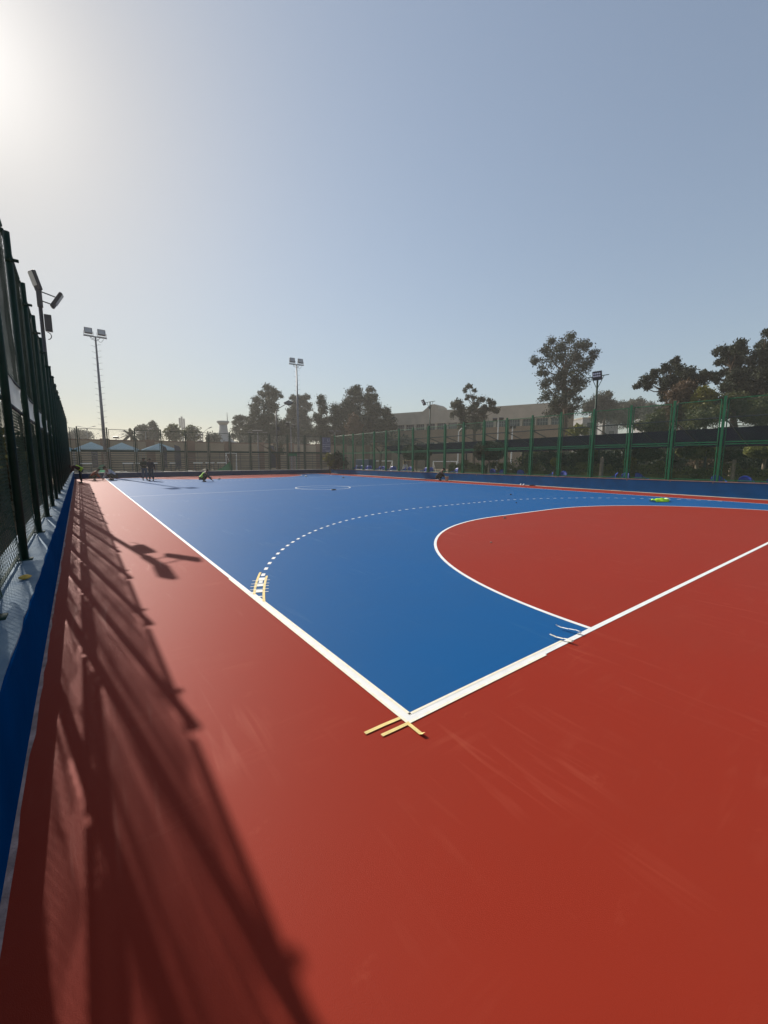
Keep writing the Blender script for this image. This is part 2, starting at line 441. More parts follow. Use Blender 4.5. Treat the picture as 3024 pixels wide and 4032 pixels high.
# ------------------------------------------------------------------ west fence with torn brown netting
wf = thing("chain_link_fence", "tall dark chain-link fence hung with torn brown shade netting", "fence", (-2.22, 0, 0))
BAY = 2.1; WY = [4.0 + BAY * k for k in range(-5, 18)]
PZ0, PZ1, MZ, TZ = HW, 4.88, 2.52, 4.92
pm = MB().bar((0, 0, PZ0 + .001), (0, 0, PZ1), .037, n=14).lathe([(.047, 0), (.047, .06)], (0, 0, 4.48), 12)
pm.bar((-.02, 0, 4.52), (.10, -.02, 4.51), .022, n=8).box(-.07, .07, -.07, .07, PZ0 - .0, PZ0 + .012)
post_me = pm.mesh("post", GREEND, True)
for k, y in enumerate(WY): link("post", post_me, wf, (0, y, 0))
rm = MB()
rm.bar((-.05, .06, TZ), (-.05, BAY - .06, TZ), .024, n=8)
rail_me = rm.mesh("top_rail", GREEND, True)
mm_ = MB(); mm_.bar((-.045, .06, MZ + .24), (-.045, BAY - .06, MZ + .24), .022, n=8); mm_.bar((-.045, .06, MZ - .12), (-.045, BAY - .06, MZ - .12), .022, n=8)
mid_me = mm_.mesh("middle_rail", GREEND, True)
bm_ = MB().bar((-.045, .06, HW + .06), (-.045, BAY - .06, HW + .06), .014, n=6)
bot_me = bm_.mesh("bottom_rail", GREEND)
cl_up = chainlink(BAY - .1, TZ - MZ, .075, .0024).mesh("chain_link", WIRE)
cl_lo = chainlink(BAY - .1, MZ - HW, .075, .0024, loose=0.035).mesh("chain_link", WIRE)
def netting(seed, z0, z1, sag, lo_gap, hi_gap, w=BAY - .08):
    rn = random.Random(seed); p1, p2, p3 = rn.uniform(0, 6), rn.uniform(0, 6), rn.uniform(0, 6)
    def fn(a, b):
        z = z0 + (z1 - z0) * b
        l = lo_gap * (1 - b) ** 1.3 * (1 + .35 * math.sin(6 * b + p1)) + .03 + .03 * math.sin(17 * b + p2)
        h = hi_gap * (1 - b) ** 1.1 * (1 + .35 * math.sin(5 * b + p3)) + .03 + .03 * math.sin(14 * b + p1)
        y = .04 + l + (w - l - h) * a
        zz = z + (sag * math.sin(PI * min(1, max(0, a + .15 * math.sin(p2)))) + .07 * math.sin(9 * a + p3)) * (1 - b) ** 3
        x = -.115 + .05 * math.sin(11 * a + p1 + 1.5 * b) * (.4 + .6 * (1 - b)) + .02 * math.sin(23 * a + p2 + 3 * b)
        return (x, y, zz)
    return MB().sheet(fn, 22, 16)
strip = MB().sheet(lambda a, b: (-.034 + .008 * math.sin(9 * a + 4 * b), .05 + (BAY - .1) * a, MZ - .10 + .32 * b + .012 * math.sin(8 * a)), 14, 4).mesh("sky_gap_strip", WSKYGAP, True)  # white sheet standing in for bright sky seen between the middle rails
lo_nets, up_nets = [], []
for s in range(5):
    lo_nets.append(netting(50 + s, HW + (1.0, .6, 1.1, .5, .8)[s], MZ - .1, .22 if s % 2 else .45, (1.0, .6, 1.2, .5, .8)[s], (.5, .9, .3, .8, .6)[s]).mesh("shade_net", (FABRIC, FABRIC2)[s % 2], True))
    up_nets.append(netting(80 + s, MZ + .26, TZ - .02, .05, (.3, .1, .45, .08, .2)[s], (.1, .35, .06, .2, .3)[s]).mesh("shade_net", (FABRIC, FABRIC2)[(s + 1) % 2], True))
for k, y in enumerate(WY[:-1]):
    link("top_rail", rail_me, wf, (0, y, 0)); link("middle_rail", mid_me, wf, (0, y, 0)); link("bottom_rail", bot_me, wf, (0, y, 0))
    link("chain_link", cl_up, wf, (-.05, y + .05, MZ)); link("chain_link", cl_lo, wf, (-.05, y + .05, HW))
    link("shade_net", lo_nets[(k * 3 + 1) % 5], wf, (0, y, 0))
    link("shade_net", up_nets[(k * 2) % 5], wf, (0, y, 0))
    if k < 12: link("sky_gap_strip", strip, wf, (0, y, 0))

# ------------------------------------------------------------------ east fence
ef = thing("chain_link_fence", "tall bright green mesh fence with twin posts beside the navy canopy", "fence", (22.42, 0, 0))
EY = [-5.8 + 2.0 * k for k in range(24)]
pe = MB().box(-.05, .05, -.05, .05, .50, 4.42); pe_me = pe.mesh("post", GREEN)
fr = MB()
for y in (.13, 1.87): fr.bar((0, y, .55), (0, y, 4.27), .024, n=8)
fr.bar((0, .13, 4.27), (0, 1.87, 4.27), .02, n=8).bar((0, .13, .55), (0, 1.87, .55), .02, n=8)
fr.box(-.03, .03, .13, 1.87, 2.30, 2.36).box(-.03, .03, .13, 1.87, 2.20, 2.25)
for y, s in ((.13, -1), (1.87, 1)):
    for z in (1.0, 1.75, 2.9, 3.6, 4.1): fr.bar((0, y, z), (0, y + s * .08, z), .012, n=6)
fr_me = fr.mesh("panel_frame", GREEN, False)
ecl_lo = chainlink(1.72, 1.64, .06, .0017).mesh("chain_link", mat("wire_bright_green", (0.015, 0.10, 0.05), .5, .4, .1, 4))
ecl_up = chainlink(1.72, 1.90, .06, .0017).mesh("chain_link", MATS["wire_bright_green"])
for k, y in enumerate(EY):
    z = zoff(max(0, y)) - .02
    if y < 40.5: link("post", pe_me, ef, (0, y, z))
    if y + 2 < 41.5:
        f = link("panel_frame", fr_me, ef, (0, y, z)); link("chain_link", ecl_lo, f, (0.002, .14, .56)); link("chain_link", ecl_up, f, (0.002, .14, 2.37))
# ------------------------------------------------------------------ north fence
nf = thing("bar_fence", "far green fence with horizontal bars below and mesh above", "fence", (0, 41.2, 0))
NX = [-1.6 + 2.07 * k for k in range(12)]
pn = MB().box(-.05, .05, -.05, .05, .475, 4.36); pn_me = pn.mesh("post", GREEND)
def nframe(w, gate=False):
    fr = MB(); a, b = .13, w - .13
    for x in (a, b): fr.bar((x, 0, .50), (x, 0, 4.2), .022, n=8)
    fr.bar((a, 0, 4.2), (b, 0, 4.2), .022, n=8).bar((a, 0, .52), (b, 0, .52), .022, n=8)
    fr.box(a, b, -.03, .03, 2.26, 2.44)
    for k in range(8): fr.bar((a, 0, .74 + k * .2), (b, 0, .74 + k * .2), .028, n=6)
    for x, s in ((a, -1), (b, 1)):
        for z in (1.0, 1.9, 2.9, 3.9): fr.bar((x, 0, z), (x + s * .08, 0, z), .014, n=6)
    return fr
nf_me = nframe(2.07).mesh("panel_frame", GREEND)
ncl = chainlink(1.79, 1.78, .08, .0012, 'x').mesh("chain_link", WIRE)
for k, x in enumerate(NX):
    link("post", pn_me, nf, (x, 0, 0))
    if k < 11:
        f = link("panel_frame", nf_me, nf, (x, 0, 0)); link("chain_link", ncl, f, (.14, 0.002, 2.42))
f = link("panel_frame", nframe(.62).mesh("panel_frame", GREEND), nf, (-2.22, 0, 0))
f = link("panel_frame", nframe(1.2).mesh("panel_frame", GREEND), nf, (21.17, 0, 0))
# gate in the fence
gt = thing("gate", "narrow green gate with white wire grid in the barred fence", "gate", (17.1, 41.08, 0))
q = MB(); q.bar((0, 0, .5), (0, 0, 2.28), .03).bar((.92, 0, .5), (.92, 0, 2.28), .03).box(-.03, .95, -.02, .02, 2.0, 2.26); q.build("gate_frame", GREEN, gt)
q = MB()
for i in range(1, 9): q.bar((.92 * i / 9, 0, .5), (.92 * i / 9, 0, 2.0), .007, n=4)
for i in range(12): q.bar((.02, 0, .55 + i * .12), (.9, 0, .55 + i * .12), .007, n=4)
q.build("wire_grid", mat("pale_wire", (.45, .46, .44), .5, .4, .1, 4), gt)
# sign board
sg = thing("sign_board", "grey purple notice board with pale writing on the barred fence", "sign", (21.28, 41.1, 2.42))
q = MB(); q.box(0, .5, -.03, 0, 0, 1.72); q.box(.53, 1.08, -.03, 0, 0, 1.72); q.build("panel", mat("sign_purple_grey", (0.13, 0.125, 0.19), .6, .4, .1, 3), sg)
rs = random.Random(11); q = MB()
def scribble(x0, x1, z, h):
    x = x0
    while x < x1:
        l = rs.uniform(.05, .12); n = 5; pts = []
        for i in range(n + 1): pts.append((x + l * i / n, -.034, z + h * (rs.random() - .3) * (.9 if i % 2 else .3)))
        for a, b in zip(pts[:-1], pts[1:]): q.bar(a, b, h * .16, n=4)
        x += l + rs.uniform(.012, .035)
for x0, x1, z, h in ((.18, .80, 1.10, .05), (.06, 1.0, .88, .07), (.06, .27, .67, .10), (.36, .58, .67, .10), (.68, .96, .67, .10), (.08, .46, .46, .06), (.34, 1.0, .25, .05), (.55, .85, .1, .07)):
    scribble(x0, x1, z, h)
for x0 in (.08,):
    q.path([(x0 + .05 * math.cos(t), -.034, 1.42 + .18 * math.sin(t)) for t in [i * PI / 6 - PI / 2 for i in range(7)]], .01, 4)
q.path([(.80 + .14 * math.cos(t), -.034, 1.45 + .2 * math.sin(t)) for t in [PI * .9 + i * PI * 1.2 / 9 for i in range(10)]], .013, 4)
q.path([(.66, -.034, 1.6), (.68, -.034, 1.4), (.74, -.034, 1.25)], .01, 4)
q.build("lettering", mat("sign_white", (.62, .62, .66), .6, .3, .05, 4), sg)

# ------------------------------------------------------------------ masking tape and court clutter
def tape(name, label, pts, w, z, mt=TAPE, group="masking tape left on the court"):
    mb = MB(); ribbon(mb, pts, w, z)
    return tag(mb.build(name, mt), label, "tape", group)
# strips beside the fresh lines
tape("masking_tape", "painted tape along the inner edge of the side line by the corner", [(lw + .008, .056), (lw + .008, 3.3)], .024, .0050, TAPEW)
tape("masking_tape", "painted tape along the outer edge of the side line by the corner", [(-.007, .0), (-.007, 4.1)], .022, .0050, TAPEW)
tape("masking_tape", "painted tape along the inner edge of the goal line by the corner", [(.056, lw + .007), (2.02, lw + .007)], .022, .0050, TAPEW)
tape("masking_tape", "painted tape along the outer edge of the goal line by the corner", [(.0, -.007), (1.62, -.007)], .022, .0050, TAPEW)
tape("masking_tape", "bare yellow tape end sticking out past the corner, farther of the parallel pair", [(-.30, lw + .022), (-.15, lw + .018), (-.02, lw + .010)], .027, .0062)
tape("masking_tape", "bare yellow tape end sticking out past the corner, shorter of the parallel pair", [(-.225, -.004), (-.1, -.009), (.0, -.012)], .027, .0062)
mb = MB(); ribbon(mb, [(-.012, -.0), (-.012, -.14)], .027, .0066)
mb.quad((-.0255, -.14, .0066), (.0015, -.14, .0066), (.004, -.165, .024), (-.023, -.165, .020))
tag(mb.build("masking_tape", TAPE), "short yellow tape with a curled tip pointing away from the corner", "tape", "masking tape left on the court")
# taped ladder on the dashed line
lad = thing("taped_dashes", "ladder of yellow tape rails and white rungs masking dashes at the side line", "tape", (0, 0, 0))
for rr_ in (9.03, 8.91):
    pts = [(x, y) for x, y in area_outline(rr_, False, 400) if .05 < x < 0.50]
    mb = MB(); ribbon(mb, pts, .032, .0062); mb.build("tape_rail", TAPE, lad)
pts = [p for p in area_outline(8.97, False, 800) if lw < p[0] < .50]
L_ = 0; rung = []; pv = pts[0]; marks = []
for p in pts[1:]:
    L_ += math.hypot(p[0] - pv[0], p[1] - pv[1]); marks.append((L_, p, (p[0] - pv[0], p[1] - pv[1]))); pv = p
tot = L_
patch = MB(); rungs = MB()
def at_len(s):
    for l, p, d in marks:
        if l >= s: return p, d
    return marks[-1][1], marks[-1][2]
for s in (.20, .32, .47, .59, .74):
    (x, y), (dx, dy) = at_len(min(s, tot - .02)); l = math.hypot(dx, dy); nx, ny = -dy / l, dx / l
    ribbon(rungs, [(x - nx * .12, y - ny * .12), (x + nx * .125, y + ny * .125)], .016, .0070)
for a, b in ((0, .06), (.20, .32), (.47, .59), (.74, .9)):
    sg_ = [p for l, p, d in marks if a <= l <= min(b, tot)]
    if len(sg_) > 1: ribbon(patch, sg_, .085, .0052)
rungs.build("tape_rung", TAPEW, lad); patch.build("white_paint_patch", WHITE, lad)
# two peeled tape curls on the goal line
def curl(label, p0, pts, w=.022, mt=TAPEW):
    mb = MB(); k = []
    for i, (x, y, z) in enumerate(pts): k.append(Vector((-y * .35, -x * .62, z * .5)))
    for a, b in zip(k[:-1], k[1:]):
        mb.quad(tuple(a - Vector((w / 2, 0, 0))), tuple(a + Vector((w / 2, 0, 0))), tuple(b + Vector((w / 2, 0, .003))), tuple(b - Vector((w / 2, 0, -.003))))
    return tag(mb.build("peeled_tape", mt, None, True, p0), label, "tape", "peeled tape curls")
curl("peeled tape curl rising over the blue floor near the goal area line", (2.29, .06, .006),
     [(0, 0, 0), (.05, .0, .012), (.065, .005, .035), (.04, .015, .06), (-.03, .04, .065), (-.13, .08, .05), (-.24, .10, .035), (-.30, .14, .05), (-.33, .16, .07)], .022, WHITE)
curl("peeled tape curl lying across the goal line with a looped end", (2.03, -.01, .006),
     [(-.05, -.01, 0), (.0, -.008, .006), (.04, 0, .03), (.03, .01, .055), (-.02, .02, .06), (-.1, .045, .04), (-.2, .08, .03), (-.26, .10, .04), (-.31, .12, .05)], .024)
# small things
o = MB().blob((0, 0, .022), .05, .025, .022, 12, 6, .1).build("sponge", mat("yellow_foam", (.62, .42, .10), .8, .2, .2, 20), None, True, (-2.14, 3.02, HW + .002), .3)
tag(o, "small yellow sponge lying on the pale blue ledge", "sponge")
def lump(name, x, y, sx, sy, sz, mt, label, cat, seed, group=None):
    rn = random.Random(seed); o = MB().blob((0, 0, sz * .8), sx, sy, sz, 9, 6, .22, rn).build(name, mt, None, False, (x, y, .004)); tag(o, label, cat, group); return o
ROCK = mat("rubble_grey", (.30, .27, .24), .9, .2, .3, 6, .5, 20)
lump("stone", 8.38, 5.57, .05, .035, .025, ROCK, "small brown stone on the red goal area near its curved line", "stone", 1)
lump("paint_rag", 9.57, 17.9, .17, .09, .035, DARK, "black rag lying inside the centre circle", "rag", 2)
lump("stone", 15.6, 33.8, .12, .10, .07, WPAINT, "white lump at the tip of the far goal area", "stone", 3)
lump("stone", 17.2, 29.6, .10, .08, .06, ROCK, "grey lump on the blue floor beyond the centre circle", "stone", 4)
lump("stone", 7.6, 33.5, .13, .1, .05, DARK, "dark lump on blue floor beside the squatting man in neon vest", "stone", 5)
lump("stone", 7.7, 36.8, .12, .1, .05, DARK, "dark lump on the far red goal area behind the neon vest man", "stone", 6)
lump("stone", 12.2, 7.9, .03, .03, .02, DARK, "tiny dark chip on the blue floor near the dashed arc", "stone", 7)
lump("stone", -1.2, 22.5, .05, .05, .03, DARK, "dark chip on the red margin in the fence shadow", "stone", 8)
lump("stone", 15.1, 10.3, .05, .05, .03, DARK, "dark chip on blue floor facing the white shoes", "stone", 9)
lump("stone", 5.2, 3.5, .022, .02, .012, ROCK, "tiny pale chip inside the red goal area", "stone", 10)
# neon vest on floor
def crump(a, b):
    x = (a - .5) * .95; y = (b - .5) * .42
    taper = .6 + .4 * math.sin(PI * (a * .8 + .15))
    z = .03 + .05 * abs(math.sin(7 * a + 2 * b)) * math.sin(PI * b) + .05 * math.sin(PI * a) * math.sin(PI * b) + .03 * abs(math.sin(13 * a - 5 * b)) * math.sin(PI * b)
    return (x + .03 * math.sin(9 * b), y * taper + .05 * math.sin(8 * a), z if 0 < b < 1 else .012)
NEON = mat("neon_yellow_cloth", (.42, .78, .03), .7, .2, .15, 8)
o = thing("neon_vest", "crumpled neon yellow vest lying on the blue floor by the dashed line", "vest", (17.5, 4.75, .01), -.25)
MB().sheet(crump, 22, 10).build("cloth", NEON, o, True)
MB().sheet(lambda a, b: (.30 + .16 * a, -.1 + .2 * b, .10 + .04 * math.sin(PI * a) * math.sin(3 * b)), 5, 5).build("collar", mat("neon_pale", (.7, .85, .45), .7, .2, .1, 8), o, True)
# shoes, sandals, plank
def shoe(label, x, y, rz, mt, low=False):
    t = thing("shoe" if not low else "sandal", label, "shoe" if not low else "sandal", (x, y, .008), rz, "white trainers by the wall" if not low else "black sandals by the wall")
    s_ = MB(); prof = [(-.13, .033), (-.11, .042), (-.04, .034), (.06, .045), (.11, .036), (.14, .012)]
    top = []
    for z in (0, .03):
        for sgn in (1, -1): pass
    ring = [(xx, w_) for xx, w_ in prof] + [(xx, -w_) for xx, w_ in reversed(prof)]
    n = len(ring); s_.v += [(a, b, 0) for a, b in ring] + [(a, b, .028) for a, b in ring]
    s_.f += [tuple(reversed(range(n))), tuple(range(n, 2 * n))] + [(i, (i + 1) % n, n + (i + 1) % n, n + i) for i in range(n)]
    s_.build("sole", mt if low else WPAINT, t)
    if low:
        u = MB()
        for a in (-.02, .05): u.path([(a, .045, .028), (a, .03, .065), (a, 0, .075), (a, -.03, .065), (a, -.045, .028)], .012, 6)
        u.build("strap", mt, t)
    else:
        u = MB(); k = 0
        secs = [(-.125, .03, .09), (-.09, .038, .11), (-.03, .034, .105), (.03, .04, .075), (.09, .036, .05), (.135, .012, .035)]
        for a, w_, h in secs:
            for i in range(9):
                th = PI * i / 8; u.v.append((a, w_ * math.cos(th), .0285 + (h - .028) * math.sin(th)))
        for j in range(len(secs) - 1):
            for i in range(8): u.f.append((j * 9 + i, j * 9 + i + 1, (j + 1) * 9 + i + 1, (j + 1) * 9 + i))
        u.f.append(tuple(range(9))); u.f.append(tuple(reversed(range(45, 54))))
        u.build("upper", mt, t, True)
        MB().lathe([(.03, 0), (.033, .004)], (-.075, 0, .108), 10).build("ankle_opening", DARK, t)
WS = mat("white_canvas", (.78, .77, .75), .6, .3, .05, 10)
BS = mat("black_rubber", (.02, .015, .014), .6, .3, .1, 10)
for x, y, rz in ((21.75, 14.42, 3.6), (21.79, 14.22, 3.5)): 
    shoe("white trainer by the blue wall, " + ("farther of the pair" if y > 14.3 else "nearer the black sandals"), x, y, rz, WS)
for x, y, rz in ((21.74, 13.62, 1.8), (21.88, 13.56, 1.7)):
    shoe("black sandal by the blue wall, " + ("on the red paint side" if x < 21.8 else "on the concrete strip side"), x, y, rz, BS, True)
o = MB().obox((0, 0, .025), .55, .12, .035, .0).build("plank", mat("pale_wood", (.52, .42, .32), .8, .2, .2, 3, stretch=(1, 12, 1)), None, False, (21.62, 8.3, .012), 1.45)
tag(o, "short pale wooden plank lying on the red strip by the blue wall", "plank")
# bucket
t = thing("paint_bucket", "dirty pale paint bucket standing beside the man in black", "bucket", (21.45, 20.95, .007))
MB().lathe([(.12, 0), (.145, .32), (.155, .32), (.155, .345), (.14, .345), (.115, .02)], (0, 0, 0), 18, False).build("bucket_body", mat("dirty_white_plastic", (.50, .47, .33), .5, .4, .3, 9), t, True)
MB().path([(.155 * math.cos(a), .02 + .0 * a, .33 + .10 * math.sin(a)) for a in [i * PI / 10 for i in range(11)]], .005, 5).build("handle", STEEL, t)
MB().lathe([(.0, .27), (.137, .27)], (0, 0, 0), 18, False).build("paint", WPAINT, t)

# ------------------------------------------------------------------ people
SKIN = mat("skin_brown", (.20, .105, .065), .6, .35, .1, 10)
HAIR = mat("hair_black", (.010, .008, .007), .95, .05, .2, 20)
def skinned(name, nodes, edges, root, mt, parent, levels=2):
    ids = list(nodes); ix = {k: i for i, k in enumerate(ids)}
    me = bpy.data.meshes.new(name); me.from_pydata([nodes[k][0] for k in ids], [(ix[a], ix[b]) for a, b in edges], []); me.update()
    o = bpy.data.objects.new(name, me); COL.objects.link(o)
    md = o.modifiers.new("skin", 'SKIN'); md.use_smooth_shade = True
    for k in ids:
        r = nodes[k][1]; r = (r, r) if not isinstance(r, tuple) else r
        sv = me.skin_vertices[0].data[ix[k]]; sv.radius = r; sv.use_root = (k == root)
    sb = o.modifiers.new("sub", 'SUBSURF'); sb.levels = levels; sb.render_levels = levels
    dg = bpy.context.evaluated_depsgraph_get()
    me2 = bpy.data.meshes.new_from_object(o.evaluated_get(dg)); me2.name = name
    bpy.data.objects.remove(o)
    me2.materials.clear(); me2.materials.append(mt)
    me2.polygons.foreach_set("use_smooth", [True] * len(me2.polygons))
    return link(name, me2, parent)
def V(*a): return Vector(a)
def person(label, loc, rz, J, cloth, scale=1.0):
    """J: joints facing +Y. pel, chest, neck, head, and per side s in 'lr': sh el ha hip kn an toe"""
    t = thing("person", label, "person", loc, rz); t.scale = (scale,) * 3
    J = {k: Vector(v) for k, v in J.items()}
    mid = (J['pel'] + J['chest']) / 2
    hd = (J['head'] - J['neck']).normalized(); face = cloth.get('face', V(0, 1, 0)); face = (face - hd * face.dot(hd)).normalized()
    side = face.cross(hd).normalized()
    n = {'pel': (J['pel'], (.15, .11)), 'mid': (mid, (.14, .10)), 'chest': (J['chest'], (.16, .11)), 'neck': (J['neck'], .058),
         'head0': (J['neck'].lerp(J['head'], .55), .075), 'head': (J['head'], .098), 'top': (J['head'] + hd * .08, .075),
         'nose': (J['head'] + face * .118 - hd * .02, .014)}
    e = [('pel', 'mid'), ('mid', 'chest'), ('chest', 'neck'), ('neck', 'head0'), ('head0', 'head'), ('head', 'top'), ('head', 'nose')]
    for s in 'lr':
        n['sh' + s] = (J['sh' + s], .062); n['el' + s] = (J['el' + s], .045); n['wr' + s] = (J['ha' + s], .028)
        d = (J['ha' + s] - J['el' + s]).normalized(); ax = d.cross(V(.3, .2, 1)).normalized()
        palm = J['ha' + s] + d * .07; n['pa' + s] = (palm, (.036, .018))
        e += [('chest', 'sh' + s), ('sh' + s, 'el' + s), ('el' + s, 'wr' + s), ('wr' + s, 'pa' + s)]
        for i, (o_, l_) in enumerate(((-.03, .065), (-.01, .08), (.01, .085), (.03, .07))):
            kn = palm + d * .03 + ax * o_; tip = kn + d * l_ + V(0, 0, -.02)
            n['f%d%s' % (i, s)] = (kn, .009); n['g%d%s' % (i, s)] = (tip, .008); e += [('pa' + s, 'f%d%s' % (i, s)), ('f%d%s' % (i, s), 'g%d%s' % (i, s))]
        n['th' + s] = (J['ha' + s] + d * .075 - ax * .055, .010); e.append(('wr' + s, 'th' + s))
        n['hip' + s] = (J['hip' + s], .088); n['kn' + s] = (J['kn' + s], .058); n['an' + s] = (J['an' + s], .04); n['to' + s] = (J['to' + s], .035)
        e += [('pel', 'hip' + s), ('hip' + s, 'kn' + s), ('kn' + s, 'an' + s), ('an' + s, 'to' + s)]
        n['ear' + s] = (J['head'] + side * (.1 if s == 'r' else -.1), .018); e.append(('head', 'ear' + s))
    skinned("body", n, e, 'pel', SKIN, t)
    g_ = 1.0
    # clothing follows the same joints
    sh = {'a': (J['pel'] + V(0, 0, .0), (.205, .165)), 'b': (mid, (.20, .16)), 'c': (J['chest'], (.225, .165)), 'd': (J['chest'].lerp(J['neck'], .62), .085)}
    se = [('a', 'b'), ('b', 'c'), ('c', 'd')]
    for s in 'lr':
        sh['s' + s] = (J['sh' + s], .095); sh['e' + s] = (J['el' + s], .075); se += [('c', 's' + s), ('s' + s, 'e' + s)]
        if cloth.get('long', True): sh['w' + s] = (J['el' + s].lerp(J['ha' + s], .85), .05); se.append(('e' + s, 'w' + s))
    skinned("shirt", sh, se, 'c', cloth['shirt'], t)
    if cloth.get('vest'):
        nv = {'a': (J['pel'] + (mid - J['pel']) * .3, (.20, .165)), 'b': (mid, (.20, .165)), 'c': (J['chest'], (.225, .165)), 'd': (J['chest'].lerp(J['neck'], .45), (.15, .12))}
        skinned("vest", nv, [('a', 'b'), ('b', 'c'), ('c', 'd')], 'b', cloth['vest'], t)
        if cloth.get('vest2'):
            nb = {'a': (J['pel'].lerp(mid, .7), (.208, .172)), 'b': (mid.lerp(J['chest'], .25), (.212, .174))}
            skinned("vest_band", nb, [('a', 'b')], 'a', cloth['vest2'], t)
    tr = {'p': (J['pel'], (.165, .13))}; te = []
    for s in 'lr':
        tr['h' + s] = (J['hip' + s], .108); tr['k' + s] = (J['kn' + s], .082); tr['a' + s] = (J['an' + s].lerp(J['kn' + s], .12), .066)
        te += [('p', 'h' + s), ('h' + s, 'k' + s), ('k' + s, 'a' + s)]
    skinned("trousers", tr, te, 'p', cloth['trousers'], t)
    for s in 'lr':
        d = (J['to' + s] - J['an' + s]); d.z = 0; d.normalize(); a = J['an' + s]
        skinned("shoe", {'h': (V(a.x, a.y, .045) - d * .05, .046), 'm': (V(a.x, a.y, .05) + d * .08, .047), 't': (V(a.x, a.y, .04) + d * .18, .036)}, [('h', 'm'), ('m', 't')], 'm', cloth.get('shoes', BS), t, 1)
    hp = J['head'] + hd * .045 - face * .025
    MB().blob((0, 0, 0), .107, .115, .092, 14, 8).build("hair", cloth.get('hair', HAIR), t, True, tuple(hp)).rotation_euler = hd.to_track_quat('Z', 'Y').to_euler()
    return t
def stand(lean=0.0, la=None, ra=None, head=None):
    J = dict(pel=(0, 0, .96), chest=(0, lean * .3 + .0, 1.32), neck=(0, lean * .5, 1.52), head=(0, lean * .65 + .03, 1.66))
    for s, k in (('l', -1), ('r', 1)):
        J['hip' + s] = (k * .10, 0, .90); J['kn' + s] = (k * .12, .02, .50); J['an' + s] = (k * .14, -.02, .09); J['to' + s] = (k * .17, .15, .04)
        J['sh' + s] = (k * .20, lean * .45, 1.44); J['el' + s] = (k * .27, -.03, 1.16); J['ha' + s] = (k * .27, .06, .92)
    J.update(la or {}); J.update(ra or {}); J.update(head or {})
    return J
def squat(reach='r', chest=(0, .08, .62), neck=(0, .2, .76), head=(0, .30, .86), ha=(.12, .62, .10), hb=(-.16, .38, .42)):
    J = dict(pel=(0, -.20, .27), chest=chest, neck=neck, head=head)
    for s, k in (('l', -1), ('r', 1)):
        J['hip' + s] = (k * .11, -.17, .27); J['kn' + s] = (k * .19, .26, .47); J['an' + s] = (k * .14, -.02, .09); J['to' + s] = (k * .17, .14, .04)
        sh = Vector(chest).lerp(Vector(neck), .45); J['sh' + s] = (k * .19, sh.y, sh.z)
        h = Vector(ha if s == reach else hb); h.x = abs(h.x) * k if s != reach else h.x
        J['ha' + s] = tuple(h); J['el' + s] = tuple(Vector(J['sh' + s]).lerp(h, .5) + Vector((k * .09, -.03, -.05)))
    return J
def C(name, c, rough=.85): return mat(name, c, rough, .2, .2, 7, .3, 30)
JEAN = C("denim_blue", (.045, .075, .115)); BLK = C("black_cloth", (.012, .012, .014)); NAVY = C("navy_cloth", (.012, .014, .028)); OLIVE = C("olive_cloth", (.03, .034, .022))
YV = mat("hi_vis_yellow", (.42, .60, .04), .7, .2, .1, 8); OV = mat("hi_vis_orange", (.55, .10, .02), .7, .2, .1, 8)
person("man in dark olive jacket and jeans standing with folded arms", (2.42, 35.1, .004), PI + .25,
       stand(0, dict(ell=(-.26, .08, 1.18), hal=(.10, .24, 1.20)), dict(elr=(.27, .06, 1.18), har=(-.08, .27, 1.16))), dict(shirt=OLIVE, trousers=JEAN), .985)
person("man in navy jacket and jeans standing sideways beside the man with folded arms", (2.74, 34.0, .004), PI * .80,
       stand(.12, dict(hal=(-.33, .02, .90)), dict(elr=(.25, .05, 1.17), har=(.12, .28, 1.08))), dict(shirt=NAVY, trousers=C("dark_denim", (.025, .042, .06))), .96)
J = stand(0); J.update(pel=(0, -.12, .92), chest=(0, .22, 1.14), neck=(0, .40, 1.20), head=(0, .52, 1.17), shl=(-.2, .33, 1.17), shr=(.2, .33, 1.17), ell=(-.24, .45, .92), elr=(.24, .45, .92), hal=(-.16, .55, .72), har=(.14, .56, .70))
person("worker in yellow and orange vest bending over the pale blue ledge", (-1.62, 33.4, .001), PI * .5,
       J, dict(shirt=C("dark_red_cloth", (.05, .012, .010)), trousers=BLK, vest=YV, vest2=OV, face=V(0, .3, -1)), 1.0)
person("worker in orange shirt squatting on the red margin by the wall", (-.80, 37.3, .001), -PI * .5, squat(head=(0, .34, .84), ha=(.1, .46, .22)),
       dict(shirt=C("orange_cloth", (.30, .055, .020)), trousers=C("brown_cloth", (.05, .03, .022))), .95)
person("man in pale grey shirt crouching over the side line", (.35, 37.0, .004), PI * .62,
       squat(chest=(0, .10, .60), neck=(0, .28, .74), head=(0, .40, .82), ha=(.12, .50, .08)),
       dict(shirt=C("pale_shirt", (.42, .42, .46)), trousers=C("charcoal_cloth", (.03, .03, .034))), 1.15)
person("worker in neon green vest squatting and reaching to the blue floor", (5.75, 30.7, .004), -PI * .5, squat(head=(0, .30, .83)),
       dict(shirt=NAVY, trousers=BLK, vest=mat("neon_green_vest", (.30, .55, .04), .7, .2, .15, 8)), .95)
person("man in black clothes squatting against the bright blue wall", (21.35, 21.65, .007), -PI * .72, squat(ha=(.12, .42, .25)), dict(shirt=BLK, trousers=C("black_trousers", (.016, .015, .015))), 1.0)
px, py = spot(1596, 44)
person("man in white top walking behind the green mesh fence", (px, py, -.4), PI * .6, stand(), dict(shirt=C("white_cloth", (.62, .62, .62)), trousers=C("grey_cloth", (.13, .13, .15))), 1.0)

